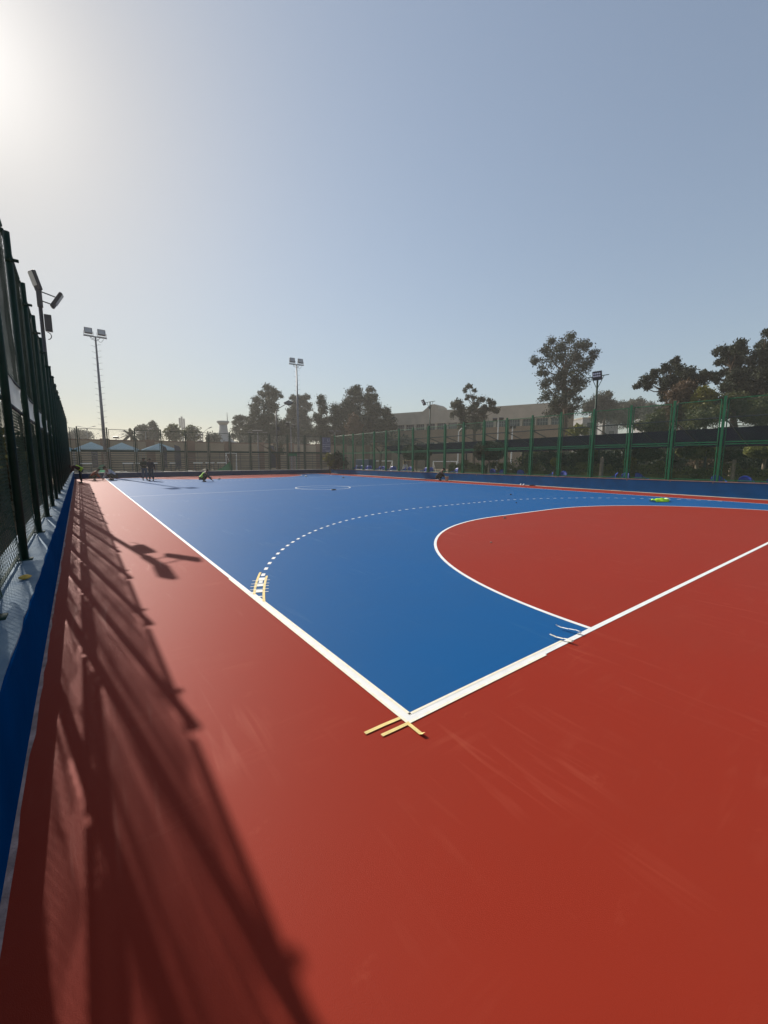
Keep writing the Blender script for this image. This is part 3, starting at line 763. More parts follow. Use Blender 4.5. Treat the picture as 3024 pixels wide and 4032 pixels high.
# ------------------------------------------------------------------ floodlights
def flood_head(name, parent, loc, rz, tilt, w=.55, h=.42, d=.14, led=False, mt=DARK):
    e = MB()
    e.obox((0, 0, 0), w, d, h); o = e.build(name, mt, parent, False, loc, 0); o.rotation_euler = (tilt, 0, rz); bevel(o, .02)
    if led:
        l = MB()
        for i in range(4):
            for j in range(2):
                c = Vector(((i - 1.5) * w * .21, -d / 2 - .004, (j - .1) * h * .27)); k = len(l.v)
                for a in range(12): l.v.append((c.x + .048 * math.cos(a * PI / 6), c.y, c.z + .048 * math.sin(a * PI / 6)))
                l.f.append(tuple(range(k, k + 12)))
        l.build("led_lens", LENSW, o)
    else:
        l = MB(); l.obox((0, -d / 2 - .003, 0), w * .86, .004, h * .8); l.build("lens", LENS, o)
        f_ = MB()
        for i in range(7): f_.obox(((i - 3) * w * .13, d / 2 + .02, 0), .012, .04, h * .8)
        f_.build("cooling_fin", mt, o)
    return o
def mast(label, x, y, h, rz):
    t = thing("floodlight_mast", label, "floodlight", (x, y, -.4), rz, "tall floodlight masts with climbing pegs")
    h += .4
    MB().bar((0, 0, 0), (0, 0, h), .17, .065, 12).build("pole", STEEL, t, True)
    p = MB(); 
    for k in range(17):
        z = h - .75 - k * .52; s = 1 if k % 2 else -1
        for s in (-1, 1):
            zz = z + (.16 if s > 0 else 0); p.bar((s * .06, 0, zz - .06), (s * .22, 0, zz), .012, n=5).bar((s * .22, 0, zz), (s * .36, 0, zz + .03), .012, n=5)
    p.build("climbing_pegs", STEEL, t)
    MB().box(-.85, .85, -.05, .05, h, h + .09).build("crossbar", STEEL, t)
    MB().bar((0, 0, h - .35), (.36, 0, h), .02, n=6).bar((0, 0, h - .35), (-.36, 0, h), .02, n=6).build("brace", STEEL, t)
    for s in (-1, 1):
        yk = MB().path([(s * .48 - .34, 0, h + .45), (s * .48 - .34, 0, h + .13), (s * .48 + .34, 0, h + .13), (s * .48 + .34, 0, h + .45)], .018, 6).build("yoke", STEEL, t)
        flood_head("floodlight", t, (s * .48, 0, h + .48), 0, -.25, .58, .5, .2, mt=mat("lamp_grey", (.09, .09, .10), .5, .4, .1, 5))
    MB().path([(.1 + .5 * i / 10, .03, h - .05 - .30 * math.sin(PI * i / 10)) for i in range(11)], .014, 5).path([(-.1 - .3 * i / 8, .03, h - .02 - .2 * math.sin(PI * i / 8)) for i in range(9)], .014, 5).build("cable", DARK, t)
    return t
mast("tall peg-step floodlight mast behind the crouching man in pale shirt", .35, 43.4, 12.25, 0.05)
mast("tall peg-step floodlight mast between the dark trees", 19.0, 42.6, 12.2, -.1)
# curved lamp over the north fence
t = thing("street_lamp", "bent arm lamp post with square head and speaker over the barred fence", "lamp", (16.05, 41.75, -.4))
MB().bar((0, 0, 0), (0, 0, 7.2), .07, .05, 10).bar((0, 0, 7.2), (.15, 0, 7.45), .045, n=8).bar((.15, 0, 7.45), (1.15, 0, 8.05), .04, n=8).build("pole", DARK, t, True)
o = MB().obox((0, 0, 0), .8, .75, .16).build("lamp_head", DARK, t, False, (1.5, 0, 8.22)); o.rotation_euler = (.45, -.45, .3); bevel(o, .04)
l_ = MB().obox((0, 0, -.085), .66, .6, .01).build("lens", LENS, o)
MB().obox((.18, 0, 5.35), .30, .26, .42).build("speaker", DARK, t)
# west fence lamp
t = thing("floodlight_pole", "dark lamp pole with two slab floodlights rising over the netted fence", "floodlight", (-2.30, 16.8, 0))
MB().bar((0, 0, -.38), (0, 0, 7.3), .07, .055, 12).build("pole", DARK, t, True)
MB().obox((.0, 0, 7.15), .15, .18, .6).build("bracket", DARK, t)
o = MB().obox((0, 0, 0), .12, .30, .62).build("floodlight", DARK, t, False, (-.06, -.03, 7.66)); o.rotation_euler = (0, -.28, .5); bevel(o, .04)
MB().obox((-.068, 0, .06), .006, .25, .42).build("lens", LENS, o)
o = MB().obox((0, 0, 0), .11, .30, .60).build("floodlight", DARK, t, False, (.46, 0, 7.15)); o.rotation_euler = (0, .55, -.1); bevel(o, .04)
MB().obox((.063, 0, .06), .006, .25, .42).build("lens", LENS, o)
MB().bar((.05, 0, 7.35), (.44, 0, 7.25), .02).bar((.05, 0, 7.05), (.36, 0, 6.98), .02).build("arm", DARK, t)
MB().obox((.17, 0, 6.35), .20, .22, .52).build("ballast_box", DARK, t)
MB().path([(.12 + .1 * math.sin(a), 0, 5.95 - .12 * math.cos(a) - .02) for a in [i * PI / 8 for i in range(9)]], .014, 5).build("cable", DARK, t)
# east fence lamps
def tlamp(label, y, z, side, rz, tilt):
    t = thing("floodlight_pole", label, "floodlight", (22.55, y, zoff(y)), 0, "square floodlights on the green mesh fence")
    MB().bar((0, 0, .0), (0, 0, z), .06, .05, 10).build("pole", GREEND, t, True)
    MB().bar((0, -.62, z - .02), (0, .62, z - .02), .022, n=6).build("crossbar", GREEND, t)
    MB().bar((0, 0, z - .75), (0, .36, z - .02), .018, n=6).bar((0, 0, z - .75), (0, -.36, z - .02), .018, n=6).build("brace", GREEND, t)
    flood_head("floodlight", t, (-.16, side, z - .02), rz, tilt, .5, .5, .12, True)
tlamp("green lamp pole with square eight-lens floodlight beside the big rounded tree", 10.2, 6.45 - zoff(10), -.05, -PI / 2 + .05, .3)
tlamp("green lamp pole with tilted floodlight in front of the school building", 24.2, 6.5 - zoff(24), .62, -PI / 2 - .4, .5)

# ------------------------------------------------------------------ canopy behind the east fence
t = thing("shade_canopy", "long navy cloth canopy on sloping arms behind the green mesh fence", "canopy", (0, 0, 0))
def cz(x, y):
    a = 3.02 + .32 * max(0, 1 - y / 30); b = 2.22 + .30 * max(0, 1 - y / 25)
    return a + (b - a) * (x - 24) / 3
MB().sheet(lambda a, b: (24 + 3 * a, -4 + b * (37.0 + 1.0 * a), cz(24 + 3 * a, -4 + b * 37) - .05 * math.sin(PI * ((b * 18.5) % 1)) * math.sin(PI * a) - .02), 8, 148).build("cloth", CANOPY, t, True)
for y in [-3.8 + 2 * k for k in range(19)]:
    MB().bar((22.5, y, 3.40 + .30 * max(0, 1 - y / 30)), (24, y, cz(24, y)), .03, n=6).bar((24, y, cz(24, y)), (27, y, cz(27, y) - .03), .03, n=6).build("arm", DARK, t)
MB().bar((22.52, -4, 3.72), (22.52, 33, 3.42), .03, n=6).build("upper_rail", DARK, t)
MB().bar((27, -4, 2.5), (27, 34, 2.2), .025, n=6).build("edge_rail", DARK, t)
for y in (0, 6, 12, 18, 24, 29.5, 33): MB().bar((27, y, -.4), (27, y, cz(27, y)), .06, n=8).build("post", DARK, t)

# ------------------------------------------------------------------ bucket chairs behind the east wall
def make_chair():
    t = thing("plastic_chair", "x", "chair", (0, 0, 0), 0, "blue plastic chairs behind the wall")
    def shell(a, b):
        th = (a - .5) * 2
        if b < .45:
            k = b / .45; return (th * .24, -.22 + .42 * k, .44 - .02 * math.sin(PI * k) + .05 * abs(th) ** 3)
        k = (b - .45) / .55
        return (th * (.24 - .03 * k), .20 + .12 * k - .10 * abs(th) ** 2 * k, .44 + .44 * k * (1 - .28 * abs(th) ** 2.2))
    o = MB().sheet(shell, 10, 14).build("seat_shell", CHAIRB, t, True)
    md = o.modifiers.new("solid", 'SOLIDIFY'); md.thickness = .012
    for sx in (-1, 1):
        MB().sheet(lambda a, b, sx=sx: (sx * (.245 + .03 * math.sin(PI * a)), -.18 + .40 * a, .60 + .12 * a * a - .16 * (1 - a) * b - .02 * b), 8, 2).build("armrest", CHAIRB, t, True)
        for sy in (-.19, .2): MB().bar((sx * .22, sy, 0), (sx * .19, sy * .85, .44), .02, n=8).build("leg", CHAIRB, t, True)
    return t
ch0 = make_chair(); ch0.scale = (1.12, 1.12, 1.1)
cspots = [(23.35, 3.35, 1.9, "blue plastic chair with glossy rounded back below the tall hedge"), (23.3, 2.55, 1.2, "blue plastic chair at the edge of the photo by the blue wall"), (23.35, 4.35, 2.2, "blue plastic chair half hidden by a green twin post"),
          (23.3, 7.75, 2.7, "blue plastic chair facing sideways beyond the green twin post"), (23.3, 8.75, 1.5, "blue plastic chair with round back before a green twin post"), (23.35, 9.45, .5, "pale edged blue chair tipped toward its neighbour by the post"),
          (23.3, 12.5, 1.6, "glossy blue chair to the near side of a green post"), (23.3, 13.35, .8, "blue plastic chair with raised armrest facing the glossy one"), (23.3, 15.5, 2.4, "blue chair with a bright rim alone in its bay"), (23.3, 17.4, 1.4, "dull blue chair in shade below the round topiary"),
          (23.4, 18.2, 1.9, "dull blue chair pushed against the topiary's neighbour"), (23.3, 22.0, 1.3, "dark blue chair next to the squatting man's bay"), (23.4, 25.0, 2.0, "dark blue chair before the small tree trunk"), (23.3, 25.8, 1.2, "dark blue chair one place past the small tree trunk"),
          (23.3, 27.9, 1.7, "blue chair close to the man in white top"), (23.3, 28.7, 1.0, "blue chair two places past the man in white top"), (23.3, 30.2, 2.1, "violet blue chair with bright rim before the white goal"), (23.35, 30.9, 1.4, "violet blue chair at the white goal post"),
          (23.3, 32.2, 1.8, "blue chair with white glint on its back"), (23.35, 33.0, 1.1, "blue chair second in the row of glinting backs"), (23.3, 34.5, 2.0, "blue chair at the middle of the glinting row"), (23.35, 35.3, 1.3, "blue chair close to the blue cabinet"), (23.3, 36.2, 1.7, "blue chair in front of the blue cabinet"), (23.3, 37.4, 1.2, "last blue chair before the fence corner")]
for i, (x, y, rz, lab) in enumerate(cspots):
    if i == 0: ch0.location = (x, y, .002); ch0.rotation_euler = (0, 0, rz - PI); ch0["label"] = lab
    else: dup(ch0, None, (x, y, .002), rz - PI, lab)
o = thing("cabinet", "big blue metal site cabinet behind the row of chairs", "cabinet", (24.2, 36.4, 0))
bevel(MB().box(-.5, .5, -1.3, 1.3, .04, 1.62).build("cabinet_body", mat("cabinet_blue", (.012, .035, .085), .5, .4, .15, 3), o), .02)
MB().box(-.505, -.501, -.02, .02, .1, 1.55).build("door_seam", DARK, o); MB().box(-.53, -.5, .1, .14, .7, .95).build("handle", STEEL, o)

# ------------------------------------------------------------------ vegetation
def leaf_quad(mb, c, s, rn):
    q = Quaternion((rn.gauss(0, 1), rn.gauss(0, 1), rn.gauss(0, 1), rn.gauss(0, 1))); q.normalize()
    a = q @ Vector((s, 0, 0)); b = q @ Vector((0, s * .42, 0)); c = Vector(c)
    mb.v += [tuple(c - a), tuple(c + b), tuple(c + a), tuple(c - b)]; n = len(mb.v); mb.f.append((n - 4, n - 3, n - 2, n - 1))
def crown_mesh(lobes, n, leaf, rn, sub=7):
    """leaf-sized faces gathered in twig clumps round each limb end"""
    mb = MB(); tot = sum(r * r for *_, r in lobes)
    for (x, y, z, r) in lobes:
        m_ = max(10, int(n * r * r / tot)); c = []
        for _ in range(sub):
            d = Vector((rn.gauss(0, 1), rn.gauss(0, 1), rn.gauss(0, 1))).normalized(); k = r * rn.uniform(.35, .95)
            c.append((x + d.x * k, y + d.y * k, z + d.z * k, r * rn.uniform(.22, .42)))
        for _ in range(m_):
            cx, cy, cz_, q = rn.choice(c)
            leaf_quad(mb, (cx + rn.gauss(0, q), cy + rn.gauss(0, q), cz_ + rn.gauss(0, q) * .8 - abs(rn.gauss(0, q * .3))), leaf * rn.uniform(.5, 1.35), rn)
    return mb
def tree_px(label, crop, lobes, d, mt, seed, name="tree", cat="tree", bark=BARK, dens=1.0, base=-.4, trunk=True, group=None, tw=1.0):
    """tree whose limb ends were read off the photo at (column, row, radius); each gets its own depth"""
    u0, v0, sc_ = crop; rn = random.Random(seed)
    us = [u0 + a / sc_ for a, b, c in lobes]; um = sum(us) / len(us); half = (max(us) - min(us)) / 2 * d / F
    bx_, by_ = spot(um, d); t = thing(name, label, cat, (bx_, by_, base), 0, group)
    L_ = []; leaf = max(.10, .0019 * d + .045); area = 0
    for a, b, c in lobes:
        u, v, rr_ = u0 + a / sc_, v0 + b / sc_, c / sc_ * d / F * 1.0
        off = max(-.8, min(.8, rn.gauss(0, .45))) * half * math.sqrt(max(.1, 1 - ((u - um) * d / F / (half + .01)) ** 2))
        p = CAM + (FW + RT * ((u - 1512) / F) + UP * ((2016 - v) / F)) * (d + off)
        L_.append((p.x - bx_, p.y - by_, p.z - base, rr_)); area += rr_ * rr_ * 3.1
    n = int(min(20000, max(900, 9.0 * dens * area / (leaf * leaf * .42))))
    crown_mesh(L_, n, leaf, rn).build("crown", mt, t)
    if trunk:
        tk = MB(); top = max(z for _, _, z, _ in L_); low = min(z - r for _, _, z, r in L_); tr = max(.09, top * .02) * tw
        mx = sum(l[0] for l in L_) / len(L_); my = sum(l[1] for l in L_) / len(L_)
        p0 = Vector((0, 0, 0)); p1 = Vector((mx * .3, my * .3, max(.5, low))); p2 = Vector((mx, my, low + (top - low) * .6))
        tk.bar(p0, p1, tr, tr * .8, 8).bar(p1, p2, tr * .8, tr * .35, 8)
        for (x, y, z, r) in L_:
            f = max(0, min(1, (z - r * .8 - p1.z) / max(.3, p2.z - p1.z) * .75)); q = p1.lerp(p2, f)
            e = Vector((x, y, z)); mid_ = q.lerp(e, .5) + Vector((rn.uniform(-.1, .1) * r, rn.uniform(-.1, .1) * r, -.12 * (e - q).length))
            tk.bar(q, mid_, tr * .34, tr * .2, 5).bar(mid_, e, tr * .2, tr * .06, 5)
        tk.build("trunk", bark, t)
    return t
def tree(name, label, u, d, vtop, wpx, vbot, mt, seed, bark=BARK, shape='round', dens=1.0, lobe=.24, group=None, base=-.4, gaps=1.0, cat="tree", nl=None, pad=0.0):
    rn = random.Random(seed); x, y = spot(u, d); zt = zat(u, vtop, d); zb = zat(u, vbot, d); w = wpx * d / F
    t = thing(name, label, cat, (x, y, base), rn.uniform(0, 6), group)
    H = zt - base; B = zb - base; ch = H - B
    lobes = []; n = nl or int(26 * gaps)
    for i in range(n):
        f = (i + .5) / n; zz = f
        if shape == 'round': prof = math.sin(PI * (.12 + .80 * zz)) ** .7
        elif shape == 'cone': prof = 1.0 - .65 * zz
        elif shape == 'column': prof = .8 + .2 * math.sin(PI * zz)
        elif shape == 'umbrella': prof = .45 + .55 * math.sin(PI * (.25 + .6 * zz))
        else: prof = .4 + .6 * math.sin(PI * zz)
        a = rn.uniform(0, 2 * PI) if i % 2 else i * 2.4; rr_ = rn.uniform(.25, 1.0) ** .6
        r = lobe * w * rn.uniform(.6, 1.15) * (.75 + .25 * prof)
        r = min(r, ch * .35)
        rad_ = max(0, w / 2 * prof - r * .7) * rr_
        z = B + r * .7 + (ch - r * 1.5) * zz
        lobes.append((rad_ * math.cos(a), rad_ * math.sin(a), z, r))
    leaf = max(.11, .0026 * d + .05)
    area = w * ch / (leaf * leaf)
    cnt = int(min(15000, max(1500, 13 * area * dens)))
    crown_mesh(lobes, cnt, leaf, rn, 8).build("crown", mt, t)
    tk = MB(); tr = max(.10, H * .018); top = B + ch * .55
    bend = [Vector((0, 0, 0)), Vector((rn.uniform(-.2, .2), rn.uniform(-.2, .2), B * .6)), Vector((rn.uniform(-.4, .4), rn.uniform(-.4, .4), top))]
    tk.bar(bend[0], bend[1], tr, tr * .8, 8).bar(bend[1], bend[2], tr * .8, tr * .35, 8)
    for (lx, ly, lz, r) in lobes[::2]:
        f = min(1, max(.15, (lz - r - bend[1].z) / max(.1, top - bend[1].z))) if lz > bend[1].z else 0
        p = bend[1].lerp(bend[2], f * .8); tk.bar(p, (lx, ly, lz), tr * .38, tr * .1, 5)
    tk.build("trunk", bark, t)
    return t
G1 = "tall trees beyond the courts"
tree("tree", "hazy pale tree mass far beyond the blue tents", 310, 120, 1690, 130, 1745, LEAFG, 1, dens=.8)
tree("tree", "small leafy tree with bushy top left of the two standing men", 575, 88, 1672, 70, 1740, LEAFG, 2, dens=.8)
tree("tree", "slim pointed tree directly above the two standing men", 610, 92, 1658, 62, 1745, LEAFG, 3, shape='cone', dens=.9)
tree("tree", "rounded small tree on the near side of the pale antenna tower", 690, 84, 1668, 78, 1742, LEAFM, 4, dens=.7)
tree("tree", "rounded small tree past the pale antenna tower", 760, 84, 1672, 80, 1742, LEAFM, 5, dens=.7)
tree("tree", "low dark bushy tree beside the white curved roof", 845, 86, 1705, 70, 1748, LEAFD, 6, dens=1)
CA, CB, CC, CD = (960, 1500, 5.53), (800, 1350, 2.37), (1400, 1500, 2.37), (2000, 1250, 1.62)
tree_px("big dark tree behind the bent arm lamp", CA, [(530,150,100),(680,220,100),(400,250,100),(260,350,90),(560,330,150),(740,330,80),(300,500,130),(560,520,160),(250,680,130),(480,700,170),(660,620,90),(200,850,120),(420,880,170),(620,850,130),(150,1000,110),(400,1020,160),(600,1020,140),(300,1170,170),(520,1170,170),(120,1170,120)], 82, LEAFD, 8)
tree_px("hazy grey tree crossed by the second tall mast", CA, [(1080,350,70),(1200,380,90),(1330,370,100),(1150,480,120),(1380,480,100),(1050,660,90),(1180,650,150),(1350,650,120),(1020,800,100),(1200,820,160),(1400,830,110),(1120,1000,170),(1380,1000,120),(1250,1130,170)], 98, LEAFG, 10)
tree_px("slender dark tree with see-through crown", CB, [(1100,505,32),(1090,560,42),(1115,620,50),(1080,690,55),(1130,740,55),(1085,800,60),(1130,840,50)], 80, LEAFD, 11, dens=.6)
tree_px("widest dark tree of the group with jagged twin tops", CB, [(1420,420,45),(1380,470,55),(1450,490,60),(1340,540,65),(1430,570,80),(1310,640,80),(1400,660,90),(1240,610,55),(1220,700,70),(1330,760,95),(1430,780,90),(1240,800,80),(1340,850,90)], 80, LEAFD, 12)
tree_px("dark tree shoulder leaning to the school building", CB, [(1550,460,45),(1590,510,45),(1540,530,60),(1600,600,60),(1540,640,80),(1610,700,70),(1560,750,80),(1640,640,40),(1650,780,70),(1550,840,90),(1640,860,70)], 82, LEAFD, 13)
tree_px("low dark tree at the near end of the school building", CC, [(280,300,50),(330,340,40),(300,390,60),(250,430,70),(340,430,40),(200,400,60)], 78, LEAFD, 14)
tree_px("brownish dry tree in front of the widest dark tree", CB, [(1400,700,38),(1430,730,42),(1390,770,50),(1450,790,45),(1420,840,55)], 72, LEAFB, 15, dens=.6)
tree_px("low dark undergrowth tree at the foot of the big dark tree", CB, [(740,760,50),(700,820,70),(770,830,70),(560,850,80),(640,870,80),(450,840,60)], 84, LEAFD, 9)
tree_px("low dark undergrowth tree between the tall mast and the notice board", CB, [(980,830,60),(1060,860,60),(1150,830,60),(1210,850,70),(880,850,60)], 84, LEAFD, 91)
tree_px("sparse pale tree beside the big dark tree", CB, [(350,690,32),(310,710,32),(390,700,32),(290,750,32),(340,760,42),(400,770,38),(320,810,42),(390,830,45),(300,860,40)], 90, LEAFG, 7, dens=.4)
tree_px("sparse twiggy tree with bare upper boughs before the school gable", CC, [(1060,50,26),(1020,90,22),(1110,90,20),(1100,150,25),(1170,180,32),(1040,150,26),(1130,220,32),(960,200,42),(920,230,36),(980,260,46),(1250,190,28),(1290,210,22),(1200,250,36),(1270,250,36),(1310,280,30),(1090,270,42),(1180,290,36),(920,310,36),(1000,330,46),(1100,340,55),(1190,340,36),(1020,400,60),(1120,410,60)], 60, LEAFG, 16, dens=.6)
tree_px("tall rounded tree standing by the green lamp pole", CD, [(280,140,33),(400,135,38),(340,180,45),(490,165,42),(240,200,42),(440,210,58),(540,240,38),(190,270,38),(300,270,58),(400,290,58),(500,300,48),(220,340,38),(320,360,58),(430,370,58),(470,430,42),(240,430,42),(340,450,55),(420,480,55),(260,510,45),(340,540,55),(430,540,45),(300,590,55),(380,600,55)], 52, LEAFD, 18, dens=1.5)
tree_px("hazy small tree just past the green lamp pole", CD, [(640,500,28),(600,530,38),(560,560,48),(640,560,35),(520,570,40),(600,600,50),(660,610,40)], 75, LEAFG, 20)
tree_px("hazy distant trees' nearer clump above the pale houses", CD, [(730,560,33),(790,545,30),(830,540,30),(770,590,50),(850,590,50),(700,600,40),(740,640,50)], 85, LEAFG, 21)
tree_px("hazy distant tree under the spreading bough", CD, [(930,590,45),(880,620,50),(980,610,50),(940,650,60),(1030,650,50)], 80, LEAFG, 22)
tree_px("spreading tree with long bough and dry hanging twigs", CD, [(1060,280,33),(1000,320,33),(1090,340,42),(940,360,33),(1030,380,46),(1140,370,46),(870,400,28),(910,430,30),(830,430,22),(990,470,28),(1180,400,46),(1160,340,24),(1000,520,22),(1090,420,46),(1230,390,38),(1000,430,30)], 38, LEAFD, 23, dens=.8)
tree_px("dark layered tree with airy top near the photo's edge", CD, [(1400,200,38),(1460,190,38),(1340,220,28),(1500,220,34),(1430,250,44),(1350,290,28),(1480,300,48),(1540,280,38),(1390,350,32),(1300,370,28),(1330,400,24),(1450,370,46),(1520,360,44),(1570,330,34),(1480,420,44),(1250,350,18),(1400,440,40)], 36, LEAFD, 24, dens=.85)
tree_px("dark dense tree cut off by the photo's edge", CD, [(1650,100,30),(1620,160,40),(1600,220,40),(1640,260,50),(1620,340,50),(1580,400,50),(1560,460,60),(1640,430,60),(1500,470,45),(1650,500,60),(1700,300,80),(1700,450,80),(1560,520,60),(1460,510,50)], 34, LEAFD, 25)
tree_px("rusty brown dry tree behind the mesh fence", CD, [(1100,450,38),(1150,440,42),(1090,510,50),(1160,510,50),(1120,570,60),(1060,570,45),(1180,580,50),(1100,650,60)], 34, LEAFB, 26)
tree_px("yellow green tree crown just above the mesh fence", CD, [(1230,470,28),(1260,500,38),(1200,500,28),(1240,540,50),(1180,550,40),(1310,500,28),(1260,590,50),(1300,560,40)], 33, LEAFY, 27)
tree_px("dull green tree filling the gap above the canopy", CD, [(1400,540,60),(1480,540,60),(1560,560,60),(1640,560,60),(1440,610,60),(1540,620,60),(1350,610,55),(1640,640,60),(1250,640,60),(1180,650,60)], 32, LEAFM, 28)
tree_px("olive tree mass above the canopy beside the rusty tree", CD, [(1000,620,50),(940,680,50),(1040,680,60),(880,690,50),(980,720,50)], 36, LEAFM, 29)
tree_px("yellowish shrub top behind the canopy by the lamp pole", CD, [(450,710,28),(480,730,30),(420,740,30)], 40, LEAFY, 30, name="bush", cat="bush")
for i, (u, w_, vt) in enumerate(((985, 120, 1692), (1085, 130, 1700), (1175, 110, 1690), (1320, 130, 1692), (1410, 140, 1688), (1500, 130, 1690), (1590, 110, 1712))):
    tree("bush", "low dark bushy tree behind the boundary wall, " + ("beside the sparse pale tree", "under the bent arm lamp", "at the second tall mast's foot", "over the notice board", "below the brownish dry tree", "under the shoulder tree", "before the school's near end")[i], u, 88, vt, w_, 1775, LEAFD, 120 + i, dens=1.1, lobe=.3, cat="bush", nl=16)
# topiary and garden trees under the canopy line
def topiary(label, u, d, vtop, wpx, vbot, mt, seed, flat=False):
    x, y = spot(u, d); zt, zb = zat(u, vtop, d), zat(u, vbot, d); w = wpx * d / F; rn = random.Random(seed)
    t = thing("topiary_tree", label, "tree", (x, y, -.4), 0, "clipped round trees behind the hedge")
    mb = MB(); H = (zt - zb)
    for _ in range(3600):
        dd = Vector((rn.gauss(0, 1), rn.gauss(0, 1), rn.gauss(0, 1))).normalized(); k = rn.uniform(.80, 1.02)
        pz = max(-.75, min(.75, dd.z)) if flat else dd.z
        leaf_quad(mb, (dd.x * w / 2 * k, dd.y * w / 2 * k, .4 + (zt + zb) / 2 + pz * H / 2 * k * (1.25 if flat else 1)), rn.uniform(.05, .11), rn)
    mb.blob((0, 0, .4 + (zt + zb) / 2), w * .40, w * .40, H * .40, 12, 8)
    mb.build("crown", mt, t)
    MB().bar((0, 0, 0), (.05, 0, .4 + zb + H * .2), .10, .07, 8).bar((.05, 0, .3 + zb), (-.3, .1, .4 + zb + H * .3), .05, n=6).bar((.05, 0, .3 + zb), (.35, -.1, .4 + zb + H * .3), .05, n=6).build("trunk", PALEBARK, t)
topiary("clipped dark round tree behind the far half of the canopy", 1640, 40, 1752, 120, 1812, LEAFD, 41, True)
topiary("wide clipped dark tree with flat underside near the white poles", 1925, 31, 1738, 125, 1813, LEAFD, 42, True)
topiary("clipped tree sunlit on its side seen past the twin post", 2745, 24, 1745, 140, 1808, LEAFH, 43)
topiary("clipped dark tree between two sunlit clipped trees", 2880, 25, 1735, 130, 1815, LEAFD, 44)
topiary("clipped sunlit tree cut by the photo's edge", 3010, 22, 1742, 130, 1805, LEAFH, 45)
topiary("clipped tree at the bay of the sideways chair", 2545, 26, 1755, 110, 1815, LEAFM, 46)
for i, (u, d, vt, wp, vb, mt, lab) in enumerate(((2100, 33, 1765, 130, 1850, LEAFM, "leafy green bush with feathery top right of the white pole"), (2190, 30, 1770, 130, 1850, LEAFD, "dark bush behind the glossy chair"), (2300, 29, 1755, 140, 1850, LEAFM, "green bush with drooping leaves behind the dense mesh bay"),
        (2420, 28, 1760, 150, 1850, LEAFD, "dark bush behind the cut trunk"), (2640, 29, 1760, 150, 1850, LEAFD, "dark bush behind the clipped garden trees"), (2790, 30, 1765, 170, 1850, LEAFB, "brown dry bush under the clipped trees"), (2950, 28, 1775, 190, 1850, LEAFD, "dark bush at the edge of the garden"), (2480, 25, 1800, 50, 1835, LEAFY, "small pale yellow bush by the twin post"), (2185, 26, 1805, 26, 1832, LEAFY, "small plant with yellow flowers beside a green post"))):
    tree("bush", lab, u, d, vt, wp, vb, mt, 60 + i, dens=1.0, lobe=.3, cat="bush", nl=14)
x, y = spot(1338, 46)
t = tree("bush", "round dark bush with yellow green side at the fence corner", 1330, 47, 1785, 88, 1842, LEAFD, 75, dens=1.2, lobe=.3, cat="bush", nl=16)
t = tree("bush", "yellow green leafy shrub just before the round dark bush", 1300, 46.5, 1784, 40, 1835, LEAFY, 76, dens=.6, lobe=.3, cat="bush", nl=10)
hg = MB(); rn = random.Random(91)
for _ in range(15000):
    y = rn.uniform(-4, 25); top = 1.30 + .16 * math.sin(y * 1.7) + .12 * math.sin(y * 4.1 + 1) + .1 * math.sin(y * 9)
    z = top - abs(rn.gauss(0, .35)); z = max(-.3, z)
    leaf_quad(hg, (25.9 + rn.gauss(0, .22), y, z), rn.uniform(.04, .11), rn)
hg.box(25.7, 26.1, -4, 25, -.38, .85)
o = hg.build("hedge", LEAFH); tag(o, "long ragged green hedge running behind the blue chairs", "hedge")
hg = MB(); rn = random.Random(92)
for _ in range(14000):
    y = rn.uniform(-8, 20); top = 2.5 + .4 * math.sin(y * .9) + .3 * math.sin(y * 2.3 + 1)
    z = max(-.3, top - abs(rn.gauss(0, .9))); leaf_quad(hg, (36 + rn.gauss(0, .4), y, z), rn.uniform(.1, .2), rn)
hg.box(35.7, 36.2, -8, 20, -.38, 1.7)
o = hg.build("hedge", LEAFD); tag(o, "tall dark hedge closing the garden behind the clipped trees", "hedge")
hg = MB(); rn = random.Random(93)
for _ in range(16000):
    y = rn.uniform(-6, 42); top = 2.3 + .35 * math.sin(y * .8) + .25 * math.sin(y * 2.1 + 1)
    z = max(-.3, top - abs(rn.gauss(0, .8))); leaf_quad(hg, (-3.7 + rn.gauss(0, .2), y, z), rn.uniform(.08, .16), rn)
hg.box(-3.9, -3.55, -6, 42, -.38, 1.7)
o = hg.build("hedge", LEAFM); tag(o, "olive hedge glimpsed through gaps in the brown netted fence", "hedge")
# palm
x, y = spot(522, 78); t = thing("palm_tree", "palm tree with drooping fronds above the beige boundary wall", "palm", (x, y, -.4))
h = zat(522, 1715, 78) + .4
MB().bar((0, 0, 0), (.15, 0, h * .6), .22, .2, 8).bar((.15, 0, h * .6), (0, 0, h), .2, .17, 8).build("trunk", BARK, t)
pl = MB(); rn = random.Random(5)
for k in range(34):
    a = k * 2.4; el = rn.uniform(-.3, 1.2); Lf = rn.uniform(2.0, 2.9); prev = None
    for i in range(7):
        f = i / 6; r_ = Lf * f * math.cos(el * (1 - .3 * f)); z = h + Lf * f * math.sin(el) - 1.3 * f * f
        p = Vector((r_ * math.cos(a), r_ * math.sin(a), z)); sd = Vector((-math.sin(a), math.cos(a), -.35)) * .30 * math.sin(PI * (.15 + .8 * f)); sd2 = Vector((math.sin(a), -math.cos(a), -.35)) * .30 * math.sin(PI * (.15 + .8 * f))
        if prev:
            pl.quad(tuple(prev[0]), tuple(prev[1]), tuple(p + sd), tuple(p)); pl.quad(tuple(prev[0]), tuple(p), tuple(p + sd2), tuple(prev[2]))
        prev = (p, p + sd, p + sd2)
pl.build("crown", LEAFG, t)
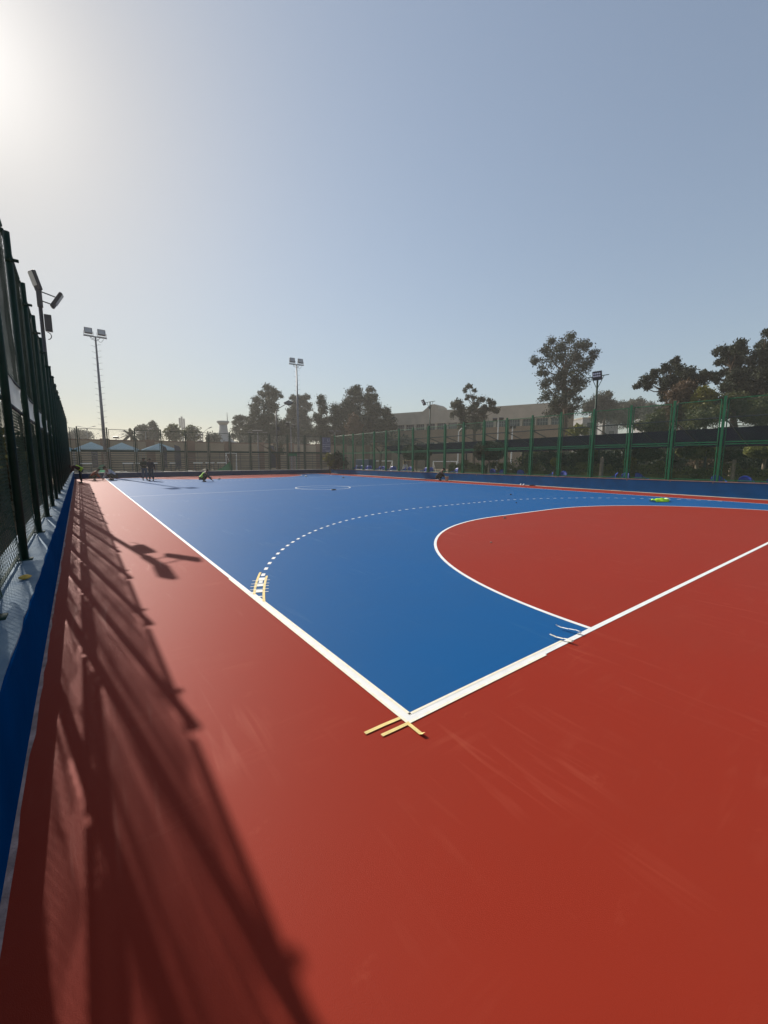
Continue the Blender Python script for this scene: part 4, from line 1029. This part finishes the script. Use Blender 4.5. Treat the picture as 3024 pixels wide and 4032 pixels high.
# pruned bare tree behind north fence
x, y = spot(1095, 47); t = thing("bare_tree", "leafless pruned tree trunk with cut limbs behind the barred fence", "tree", (x, y, -.4))
zz = lambda v: zat(1095, v, 47) + .4
k = 47 / F
q = MB(); q.bar((0, 0, 0), (.0, 0, zz(1790)), .30, .26, 9).bar((0, 0, zz(1795)), (-.9, 0, zz(1768)), .18, .15, 8).bar((-.9, 0, zz(1768)), (-1.2, 0, zz(1765)), .16, .13, 8)
q.bar((-1.1, 0, zz(1768)), (-2.2, .2, zz(1748)), .05, .02, 6).bar((-.1, 0, zz(1790)), (.15, 0, zz(1758)), .2, .14, 8).bar((-.3, 0, zz(1778)), (-.55, .1, zz(1742)), .06, .03, 6).bar((0, 0, zz(1780)), (.5, 0, zz(1752)), .14, .1, 8)
q.build("trunk", BARK, t)
crown_mesh([(.5, 0, zz(1762), .7), (.1, .1, zz(1756), .5)], 900, .09, random.Random(4)).build("crown", LEAFD, t)
# slim trunk behind canopy end
x, y = spot(1492, 45.5); t = thing("young_tree", "young tree with forked brown trunk before the white goal", "tree", (x, y, -.4))
zz = lambda v: zat(1492, v, 45.5) + .4
MB().bar((0, 0, 0), (.25, 0, zz(1785)), .17, .14, 8).bar((.25, 0, zz(1785)), (-.5, 0, zz(1760)), .1, .06, 6).bar((.25, 0, zz(1785)), (.7, 0, zz(1763)), .1, .06, 6).bar((.45, 0, zz(1775)), (1.4, 0, zz(1772)), .05, .03, 6).build("trunk", BARK, t)
crown_mesh([(-.6, 0, zz(1752), .5), (.8, 0, zz(1755), .6)], 260, .1, random.Random(8)).build("crown", LEAFB, t)
x, y = spot(2370, 24); t = thing("tree_stump", "pale sawn tree stump standing in the hedge", "stump", (x, y, -.4))
MB().bar((0, 0, 0), (.03, 0, zat(2370, 1800, 24) + .35), .13, .10, 8).bar((.03, 0, zat(2370, 1815, 24) + .4), (.2, .05, zat(2370, 1800, 24) + .4), .05, .04, 6).build("trunk", PALEBARK, t)
x, y = spot(2893, 21); t = thing("tree_stump", "pale slim trunk under the dark clipped tree", "stump", (x, y, -.4))
MB().bar((0, 0, 0), (.0, 0, zat(2893, 1810, 21) + .4), .09, .08, 8).build("trunk", PALEBARK, t)

# ------------------------------------------------------------------ boundary wall, school and far buildings
bw = thing("boundary_wall", "long beige boundary wall with brown piers across the far grounds", "wall", (0, 66, -.4))
q = MB(); q.box(-60, 125, 0, .35, 0, 4.45); q.build("wall_panel", BEIGE, bw)
cp_ = MB(); cp_.box(-60, 125, -.05, .4, 4.45, 4.62); cp_.build("coping", BROWN, bw)
pier = MB().box(-.55, .55, -.12, .47, 0, 4.75).mesh("pier", BROWN)
for k in range(34): link("pier", pier, bw, (-58 + k * 5.4, 0, 0))
# school: facade from (u=1530,d=82) to (u=2420,d=66)
ax, ay = spot(1520, 91); bx, by = spot(2215, 71); Ls = math.hypot(bx - ax, by - ay); ang = math.atan2(by - ay, bx - ax)
sc = thing("school_building", "long beige school building with ribbon windows and a pointed gable", "building", (ax, ay, -.4), ang)
Hs = zat(2138, 1592, 73.0) + .4
def band(name, z0, z1, mt, y0=0.0, y1=9.0): MB().box(0, Ls, y0, y1, z0, z1).build(name, mt, sc)
ztop = Hs; zw = [ztop - 3.85, ztop - 7.5]  # window sills
band("parapet", ztop - 2.55, ztop, PARA, -.25, 9)
band("spandrel", ztop - 6.35, ztop - 3.75, SPAND, 0, 9)
band("spandrel", 0, ztop - 7.5, SPAND, 0, 9)
band("core_wall", 0.01, ztop - .3, SPAND, .35, 8.9)
nb = 15; bwid = Ls / nb
wn = MB().box(.32, bwid - .32, .10, .30, 0, 1.0).mesh("window", GLASS)
fm = MB()
for i in range(5):
    xx = .32 + (bwid - .70) * i / 4; fm.box(xx, xx + .07, .04, .12, 0, 1.0)
fm.box(.32, bwid - .32, .045, .115, .46, .53)
fm = fm.mesh("frame", mat("window_frame", (.16, .17, .17), .5, .4, .1, 4))
pr = MB().box(-.22, .22, -.12, .33, 0, 1).mesh("pillar", PARA)
for fl, (z0, z1) in enumerate(((ztop - 3.75, ztop - 2.55), (ztop - 7.5, ztop - 6.35))):
    for k in range(nb):
        o = link("window", wn, sc, (k * bwid, 0, z0)); o.scale = (1, 1, z1 - z0); link("frame", fm, o)
        o = link("pillar", pr, sc, (k * bwid, 0, z0)); o.scale = (1, 1, z1 - z0)
gx = Ls * .315
q = MB(); w2 = 2.3
for y0, y1 in ((-.3, 4),):
    n0 = len(q.v); q.v += [(gx - w2, y0, ztop), (gx + w2 * .5, y0, ztop), (gx + w2 * .5, y0, ztop + .8), (gx + .4, y0, ztop + 1.3), (gx - .6, y0, ztop + 1.25)]
    q.v += [(a, y1, c) for a, b, c in q.v[n0:]]
    q.f += [(0, 1, 2, 3, 4), (9, 8, 7, 6, 5)] + [(i, i + 5, (i + 1) % 5 + 5, (i + 1) % 5) for i in range(5)]
q.build("gable", PARA, sc)
def far_block(label, u0, u1, vtop, d, mt, depth=8, name="house"):
    x0, y0 = spot(u0, d); x1, y1 = spot(u1, d); l = math.hypot(x1 - x0, y1 - y0); h = zat((u0 + u1) / 2, vtop, d) + .4
    t = thing(name, label, "building", (x0, y0, -.4), math.atan2(y1 - y0, x1 - x0), "pale houses far off")
    MB().box(0, l, 0, depth, 0, h).build("wall", mt, t); MB().box(-.1, l + .1, -.1, depth + .1, h, h + .25).build("roof_edge", PARA, t)
    w_ = MB(); n = max(1, int(l / 3))
    for k in range(n):
        for z in (h - 2.2, h - 5.2):
            if z > 1: w_ = MB(); w_.box(l * (k + .3) / n, l * (k + .7) / n, -.03, .05, z, z + 1.3); w_.build("window", GLASS, t)
GREYH = mat("house_grey", (.30, .29, .28), .9, .2, .1, .8); WHITEH = mat("house_white", (.33, .33, .32), .9, .2, .1, .8)
far_block("pale grey house beside the green lamp pole", 2285, 2345, 1650, 92, GREYH)
far_block("off white house with flat roof behind the mesh fence", 2375, 2425, 1632, 95, WHITEH)
far_block("small pale house below the hazy trees", 2560, 2640, 1600, 110, GREYH)
# white curved roofs near minaret
x, y = spot(885, 105); t = thing("white_tower", "slim white tower with flared roof and tall spike", "tower", (x, y, -.4))
s = 105 / F; zz = lambda v: zat(885, v, 105) + .4
MB().lathe([(3.6, zz(1745)), (2.6, zz(1738)), (1.6, zz(1722)), (1.1, zz(1700)), (.95, zz(1675))], (0, 0, 0), 14).build("flared_base", WHITEH, t, True)
MB().lathe([(.95, zz(1675)), (1.3, zz(1668)), (1.55, zz(1664)), (1.5, zz(1660)), (.2, zz(1658))], (0, 0, 0), 14).build("cap", WHITEH, t, True)
MB().bar((1.1, 0, zz(1660)), (1.1, 0, zz(1625)), .12, .05, 6).build("spike", WHITEH, t)
MB().lathe([(3.6, 0), (3.6, zz(1745))], (0, 0, 0), 14).build("base_drum", WHITEH, t)
x, y = spot(725, 170); t = thing("antenna_tower", "pale hazy antenna tower between two small trees", "tower", (x, y, -.4)); zz = lambda v: zat(725, v, 170) + .4
MB().bar((0, 0, 0), (0, 0, zz(1642)), .5, .35, 8).build("mast", WHITEH, t)
MB().box(-1.1, -.5, -.3, .3, zz(1685), zz(1648)).box(.5, 1.1, -.3, .3, zz(1690), zz(1650)).build("antenna_panel", WHITEH, t)
# street lamps and small floodlights far off
def ylamp(label, u, d, vtop, arms=2, span=1.3, mt=STEEL, rise=.6, rz=0):
    x, y = spot(u, d); h = zat(u, vtop, d) + .4
    t = thing("street_lamp", label, "lamp", (x, y, -.4), -YAW + rz, "street lamps beyond the courts")
    MB().bar((0, 0, 0), (0, 0, h - rise), .09, .06, 8).build("pole", mt, t)
    for s_ in ((-1, 1) if arms == 2 else (1,)):
        MB().bar((0, 0, h - rise), (s_ * span, 0, h - .05), .035, n=6).build("arm", mt, t)
        MB().obox((s_ * (span + .25), 0, h), .55, .2, .1, 0, 0, -.5 * s_ * rise / span).build("lamp_head", mt, t)
ylamp("double arm street lamp over the barred fence by the low dark tree", 803, 70, 1685, 2, 1.1, STEEL, .9)
ylamp("double arm street lamp far behind the blue tents", 352, 85, 1680, 2, 1.3, STEEL, .35)
ylamp("tiny double arm street lamp farthest off past the tall mast", 375, 125, 1708, 2, 1.3, STEEL, .9)
ylamp("single arm street lamp by the slim pointed tree", 580, 72, 1688, 1, .9, STEEL, .7)
WL = mat("lamp_white", (.60, .60, .58), .5, .4, .05, 4)
ylamp("white single arm street lamp before the school", 1803, 48, 1684, 1, .35, WL, .5)
def plain_light(label, u, d, vtop, heads, mt=DARK, wid=.6):
    x, y = spot(u, d); h = zat(u, vtop, d) + .4
    t = thing("floodlight_pole", label, "floodlight", (x, y, -.4), -YAW, "small floodlight poles beyond the courts")
    MB().bar((0, 0, 0), (0, 0, h), .09, .06, 8).build("pole", WL if mt is WL else STEEL, t)
    for k, (dx, dz) in enumerate(heads):
        o = MB().obox((0, 0, 0), wid, .16, .3).build("floodlight", DARK, t, False, (dx, 0, h + dz)); o.rotation_euler = (.5, 0, 0)
    MB().bar((-wid, 0, h - .12), (wid, 0, h - .12), .03).build("crossbar", STEEL, t)
plain_light("small floodlight pole standing behind the boundary wall by the palm", 463, 72, 1722, [(0, .0)], wid=.9)
plain_light("two-tier floodlight pole beside the double arm street lamp", 795, 72, 1712, [(0, 0), (-.2, -1.1)], wid=.9)
plain_light("small floodlight pole at the foot of the big dark tree", 1018, 62, 1700, [(0, 0)], wid=1.5)
plain_light("double-head floodlight pole beside the tall dark mast", 1148, 56, 1678, [(-.4, 0), (.4, 0), (-.4, .35)], wid=.5)
plain_light("floodlight pole with cross head above the notice board", 1320, 54, 1702, [(-.45, 0), (.45, 0)], wid=.6)
plain_light("white floodlight pole before the school's second row of windows", 1957, 46, 1655, [(-.4, .05), (.3, .1)], WL, .5)
plain_light("white floodlight pole nearer the tall rounded tree", 2013, 44, 1682, [(-.2, .0), (.2, 0)], WL, .3)

# ------------------------------------------------------------------ tents, flags, goals, rubble beyond the north fence
TENT = cloth_mat("pale_blue_tent", (.30, .43, .50), .0, .4, 1, .08)
def tent(label, x, y, w=3.4):
    t = thing("gazebo_tent", label, "tent", (x, y, -.4), 0, "pale blue gazebo tents")
    z0, z1 = 3.2, 4.05
    q = MB(); c = (w / 2, 1.5)
    P = [(-w / 2, -1.5), (w / 2, -1.5), (w / 2, 1.5), (-w / 2, 1.5)]
    for i in range(4):
        a, b = P[i], P[(i + 1) % 4]; q.poly([(*a, z0), (*b, z0), (0, 0, z1)])
    q.build("roof", TENT, t)
    q = MB()
    for i in range(4):
        a, b = P[i], P[(i + 1) % 4]; q.quad((*a, z0 - .28), (*b, z0 - .28), (*b, z0), (*a, z0))
    q.build("valance", TENT, t)
    for a in P: MB().bar((*a, 0), (*a, z0), .03, n=6).build("leg", STEEL, t)
TX = [(-3.2, "blue tent half hidden by the netted fence"), (.3, "blue tent peak just left of the tall mast"), (3.4, "low blue tent behind the tall mast"), (7.6, "blue tent standing alone past the tall mast")]
for x, lab in TX: tent(lab, x - .6, 59, 3.4 if x < 7 else 4.0)
FLAG = mat("navy_flag", (.018, .020, .045), .7, .2, .15, 4); 
def flag(label, u, d, vtop, w=.8):
    x, y = spot(u, d); h = zat(u, vtop, d) + .4
    t = thing("feather_flag", label, "flag", (x, y, -.4), -YAW, "navy feather flags on the grounds")
    MB().bar((0, 0, 0), (0, 0, h), .025, n=6).build("pole", DARK, t)
    q = MB().sheet(lambda a, b: (w * a * (1 if b < .8 else math.sqrt(max(0, 1 - ((b - .8) / .2) ** 2))), .05 * math.sin(5 * b + 3 * a), .9 + (h - .9) * b), 6, 20); q.build("flag_cloth", FLAG, t, True)
    MB().sheet(lambda a, b: (w * (.45 + .18 * a), -.02 + .05 * math.sin(5 * (.6 + .1 * b)), .9 + (h - .9) * (.60 + .14 * b)), 2, 4).build("emblem", WPAINT, t)
flag("slim navy feather flag just beyond the two standing men", 643, 52, 1755, .5)
flag("wide navy feather flag with white emblem past the slim one", 690, 52, 1752, .75)
flag("navy feather flag beside the pruned bare trunk", 1062, 52, 1752, .9)
flag("navy feather flag in shade behind the tall mast's tents", 362, 54, 1772, .8)
def goal(label, u0, u1, d, vtop, base=-.4, mt=WPAINT):
    x0, y0 = spot(u0, d); x1, y1 = spot(u1, d); l = math.hypot(x1 - x0, y1 - y0); h = zat((u0 + u1) / 2, vtop, d) - base
    t = thing("football_goal", label, "goal", (x0, y0, base), math.atan2(y1 - y0, x1 - x0), "white goals on the far pitches")
    for x in (0, l): MB().bar((x, 0, 0), (x, 0, h), .06, n=8).build("goalpost", mt, t)
    MB().bar((0, 0, h), (l, 0, h), .06, n=8).build("crossbar", mt, t)
    for x in (0, l): MB().bar((x, 0, h), (x + (.6 if x == 0 else -.6), 1.2, 0), .035, n=6).build("stanchion", mt, t)
goal("white goal frame behind the two standing men", 500, 565, 62, 1787)
goal("white goal frame behind the green net heap", 890, 931, 62, 1784)
goal("white goal frame beside the young forked tree", 1456, 1545, 50, 1815)
goal("white goal frame half hidden by the hedge end", 1706, 1800, 52, 1817)
goal("yellowish goal frame behind the man in white top", 1588, 1630, 58, 1812, mt=mat("goal_yellow", (.5, .38, .22), .5, .3, .1, 4))
# railing terrace
t = thing("railing", "long dark railing in front of the boundary wall", "railing", (9, 61, -.4))
q = MB()
for z in (2.2, 1.6, 3.0): q.bar((0, 0, z), (30, 0, z), .025, n=6)
for k in range(21): q.bar((k * 1.5, 0, 0), (k * 1.5, 0, 3.0), .025, n=6)
q.build("rails", DARK, t)
# rubble
rb = MB(); rn = random.Random(21)
for _ in range(520):
    x = rn.uniform(-2, 15); y = rn.uniform(45.5, 57); s = rn.uniform(.08, .32) * (1 + .02 * (y - 45)); hump = .32 * max(0, math.sin(x * .9 + y * .5)) + .2
    rb.blob((x, y, -.4 + hump * rn.random() + s * .3), s * rn.uniform(.8, 1.8), s, s * .6, 6, 4, .3, rn)
o = rb.build("rubble", mat("rubble_mix", (.16, .15, .12), .95, .1, .2, .9, .4, 6, col2=(.46, .41, .32))); o["kind"] = "stuff"
WSK = mat("white_sack", (.66, .64, .58), .8, .2, .12, 6)
sk = 0
for x, y, s, lab in ((5.9, 47.0, .55, "white sack on the rubble behind the squatting neon vest man"), (4.3, 48, .5, "pale sack by the standing men's elbow"), (8.6, 49, .5, "flat white sack on rubble past the neon vest man"), (1.9, 50, .6, "pale plastic heap just past the tall mast"), (7.4, 46.2, .5, "long pale sack at the wall coping")):
    o = MB().blob((0, 0, .1), s * 1.5, s * .7, .22, 12, 6, .2, random.Random(sk)).build("sack", WSK, None, True, (x, y, .0)); tag(o, lab, "sack", "pale sacks on the rubble"); sk += 1
for k, (x, lab) in enumerate(((-1.0, "white bench top by the bending worker"), (3.1, "white bench just past the tall mast"), (4.4, "second white bench past the tall mast"), (5.7, "white bench at the standing man's head"), (8.2, "white bench under the slim feather flag"), (11.0, "first of the three white benches past the wide flag"), (12.5, "middle of the three white benches past the wide flag"), (14.0, "last of the three white benches past the wide flag"))):
    t = thing("bench", lab, "bench", (x, 56.5, -.4), 0, "white benches on the far ground")
    MB().box(-.55, .55, -.2, .2, 1.45, 1.56).build("seat", WPAINT, t)
    for s_ in (-.45, .45): MB().box(s_ - .04, s_ + .04, -.15, .15, 0, 1.45).build("leg", DARK, t)
NET = cloth_mat("green_net", (.02, .09, .05), .1, .3, 4, .3)
x, y = spot(860, 45.5)
o = MB().sheet(lambda a, b: (-1.3 + 2.6 * a, .5 * math.sin(3 * a) + b * 1.2, (1.5 * a + .15) * (1 - b) + .05 * math.sin(8 * a)), 12, 5).build("green_netting", NET, None, True, (x, y, -.3), -.5)
tag(o, "dark green netting heap leaning behind the barred fence", "netting")
x, y = spot(408, 48)
o = MB().sheet(lambda a, b: (-.8 + 1.6 * a, b * 1.0, 1.35 * (1 - b) * math.sin(PI * (.15 + .7 * a)) + .06 * math.sin(9 * a + 4 * b)), 12, 6).build("green_tarp", cloth_mat("mint_tarp", (.10, .30, .19), .02, .4, 4, .25), None, True, (x, y, -.3), -.3)
tag(o, "mint green tarp draped over a pile by the tall mast", "tarp")

# ------------------------------------------------------------------ light, sky, haze
SUN_AZ, SUN_EL = -rad(8.1), rad(33.1)   # azimuth from +Y toward +X
sd_ = Vector((math.sin(SUN_AZ) * math.cos(SUN_EL), math.cos(SUN_AZ) * math.cos(SUN_EL), math.sin(SUN_EL)))
ld = bpy.data.lights.new("sun", 'SUN'); lo = bpy.data.objects.new("sun", ld); COL.objects.link(lo)
lo.rotation_euler = sd_.to_track_quat('Z', 'Y').to_euler(); lo.location = (0, 0, 60)
EXPO = 0.55
ld.energy = 4.4; ld.angle = rad(0.42); ld.color = (1.0, 0.93, 0.83)
wd = bpy.data.worlds.new("World"); S.world = wd; wd.use_nodes = True
nt = wd.node_tree; bg = nt.nodes["Background"]
sk = nt.nodes.new("ShaderNodeTexSky"); sk.sky_type = 'NISHITA'; sk.sun_disc = False
sk.sun_elevation = SUN_EL; sk.sun_rotation = SUN_AZ
sk.altitude = 20; sk.air_density = 1.0; sk.dust_density = 0.8; sk.ozone_density = 2.0
K_SKY, S_SKY = 0.225, 0.15
_l = nt.nodes.new("ShaderNodeRGBToBW"); nt.links.new(sk.outputs[0], _l.inputs[0])
_a = nt.nodes.new("ShaderNodeMath"); _a.operation = "MULTIPLY_ADD"; _a.inputs[1].default_value = K_SKY; _a.inputs[2].default_value = 1.0
nt.links.new(_l.outputs[0], _a.inputs[0])
_d = nt.nodes.new("ShaderNodeVectorMath"); _d.operation = "DIVIDE"
nt.links.new(sk.outputs[0], _d.inputs[0]); nt.links.new(_a.outputs[0], _d.inputs[1])
_h = nt.nodes.new("ShaderNodeHueSaturation"); _h.inputs["Saturation"].default_value = 0.76; nt.links.new(_d.outputs[0], _h.inputs["Color"])
_t = nt.nodes.new("ShaderNodeVectorMath"); _t.operation = "MULTIPLY"; _t.inputs[1].default_value = (0.98, 0.98, 0.93); nt.links.new(_h.outputs[0], _t.inputs[0])
# dust aureole round the sun
_g = nt.nodes.new("ShaderNodeTexCoord"); _n = nt.nodes.new("ShaderNodeVectorMath"); _n.operation = "DOT_PRODUCT"; _n.inputs[1].default_value = tuple(sd_)
nt.links.new(_g.outputs["Generated"], _n.inputs[0])
_m = nt.nodes.new("ShaderNodeMath"); _m.operation = "MAXIMUM"; _m.inputs[1].default_value = 0; nt.links.new(_n.outputs["Value"], _m.inputs[0])
_p = nt.nodes.new("ShaderNodeMath"); _p.operation = "POWER"; _p.inputs[1].default_value = 130; nt.links.new(_m.outputs[0], _p.inputs[0])
_q = nt.nodes.new("ShaderNodeMath"); _q.operation = "MULTIPLY"; _q.inputs[1].default_value = 1.7; nt.links.new(_p.outputs[0], _q.inputs[0])
_w = nt.nodes.new("ShaderNodeVectorMath"); _w.operation = "ADD"; nt.links.new(_t.outputs[0], _w.inputs[0]); nt.links.new(_q.outputs[0], _w.inputs[1])
nt.links.new(_w.outputs[0], bg.inputs[0]); bg.inputs[1].default_value = S_SKY
vs = S.view_settings; vs.view_transform = 'Standard'; vs.look = 'None'; vs.exposure = EXPO; vs.gamma = 1
HAZE = True
if HAZE:
    hz = MB().box(-805, 805, -505, 1105, -1.4, 23).build("haze", None)
    hm = bpy.data.materials.new("haze_air"); hm.use_nodes = True; n_ = hm.node_tree
    n_.nodes.remove(n_.nodes["Principled BSDF"]); pv = n_.nodes.new("ShaderNodeVolumePrincipled")
    pv.inputs["Color"].default_value = (.96, .92, .85, 1); pv.inputs["Density"].default_value = .0011; pv.inputs["Anisotropy"].default_value = .2
    n_.links.new(pv.outputs[0], n_.nodes["Material Output"].inputs["Volume"]); hz.data.materials.append(hm); hz["kind"] = "stuff"; hz["label"] = "pale dusty air over the grounds"
S.cycles.max_bounces = 6; S.cycles.transparent_max_bounces = 24; S.cycles.use_denoising = True
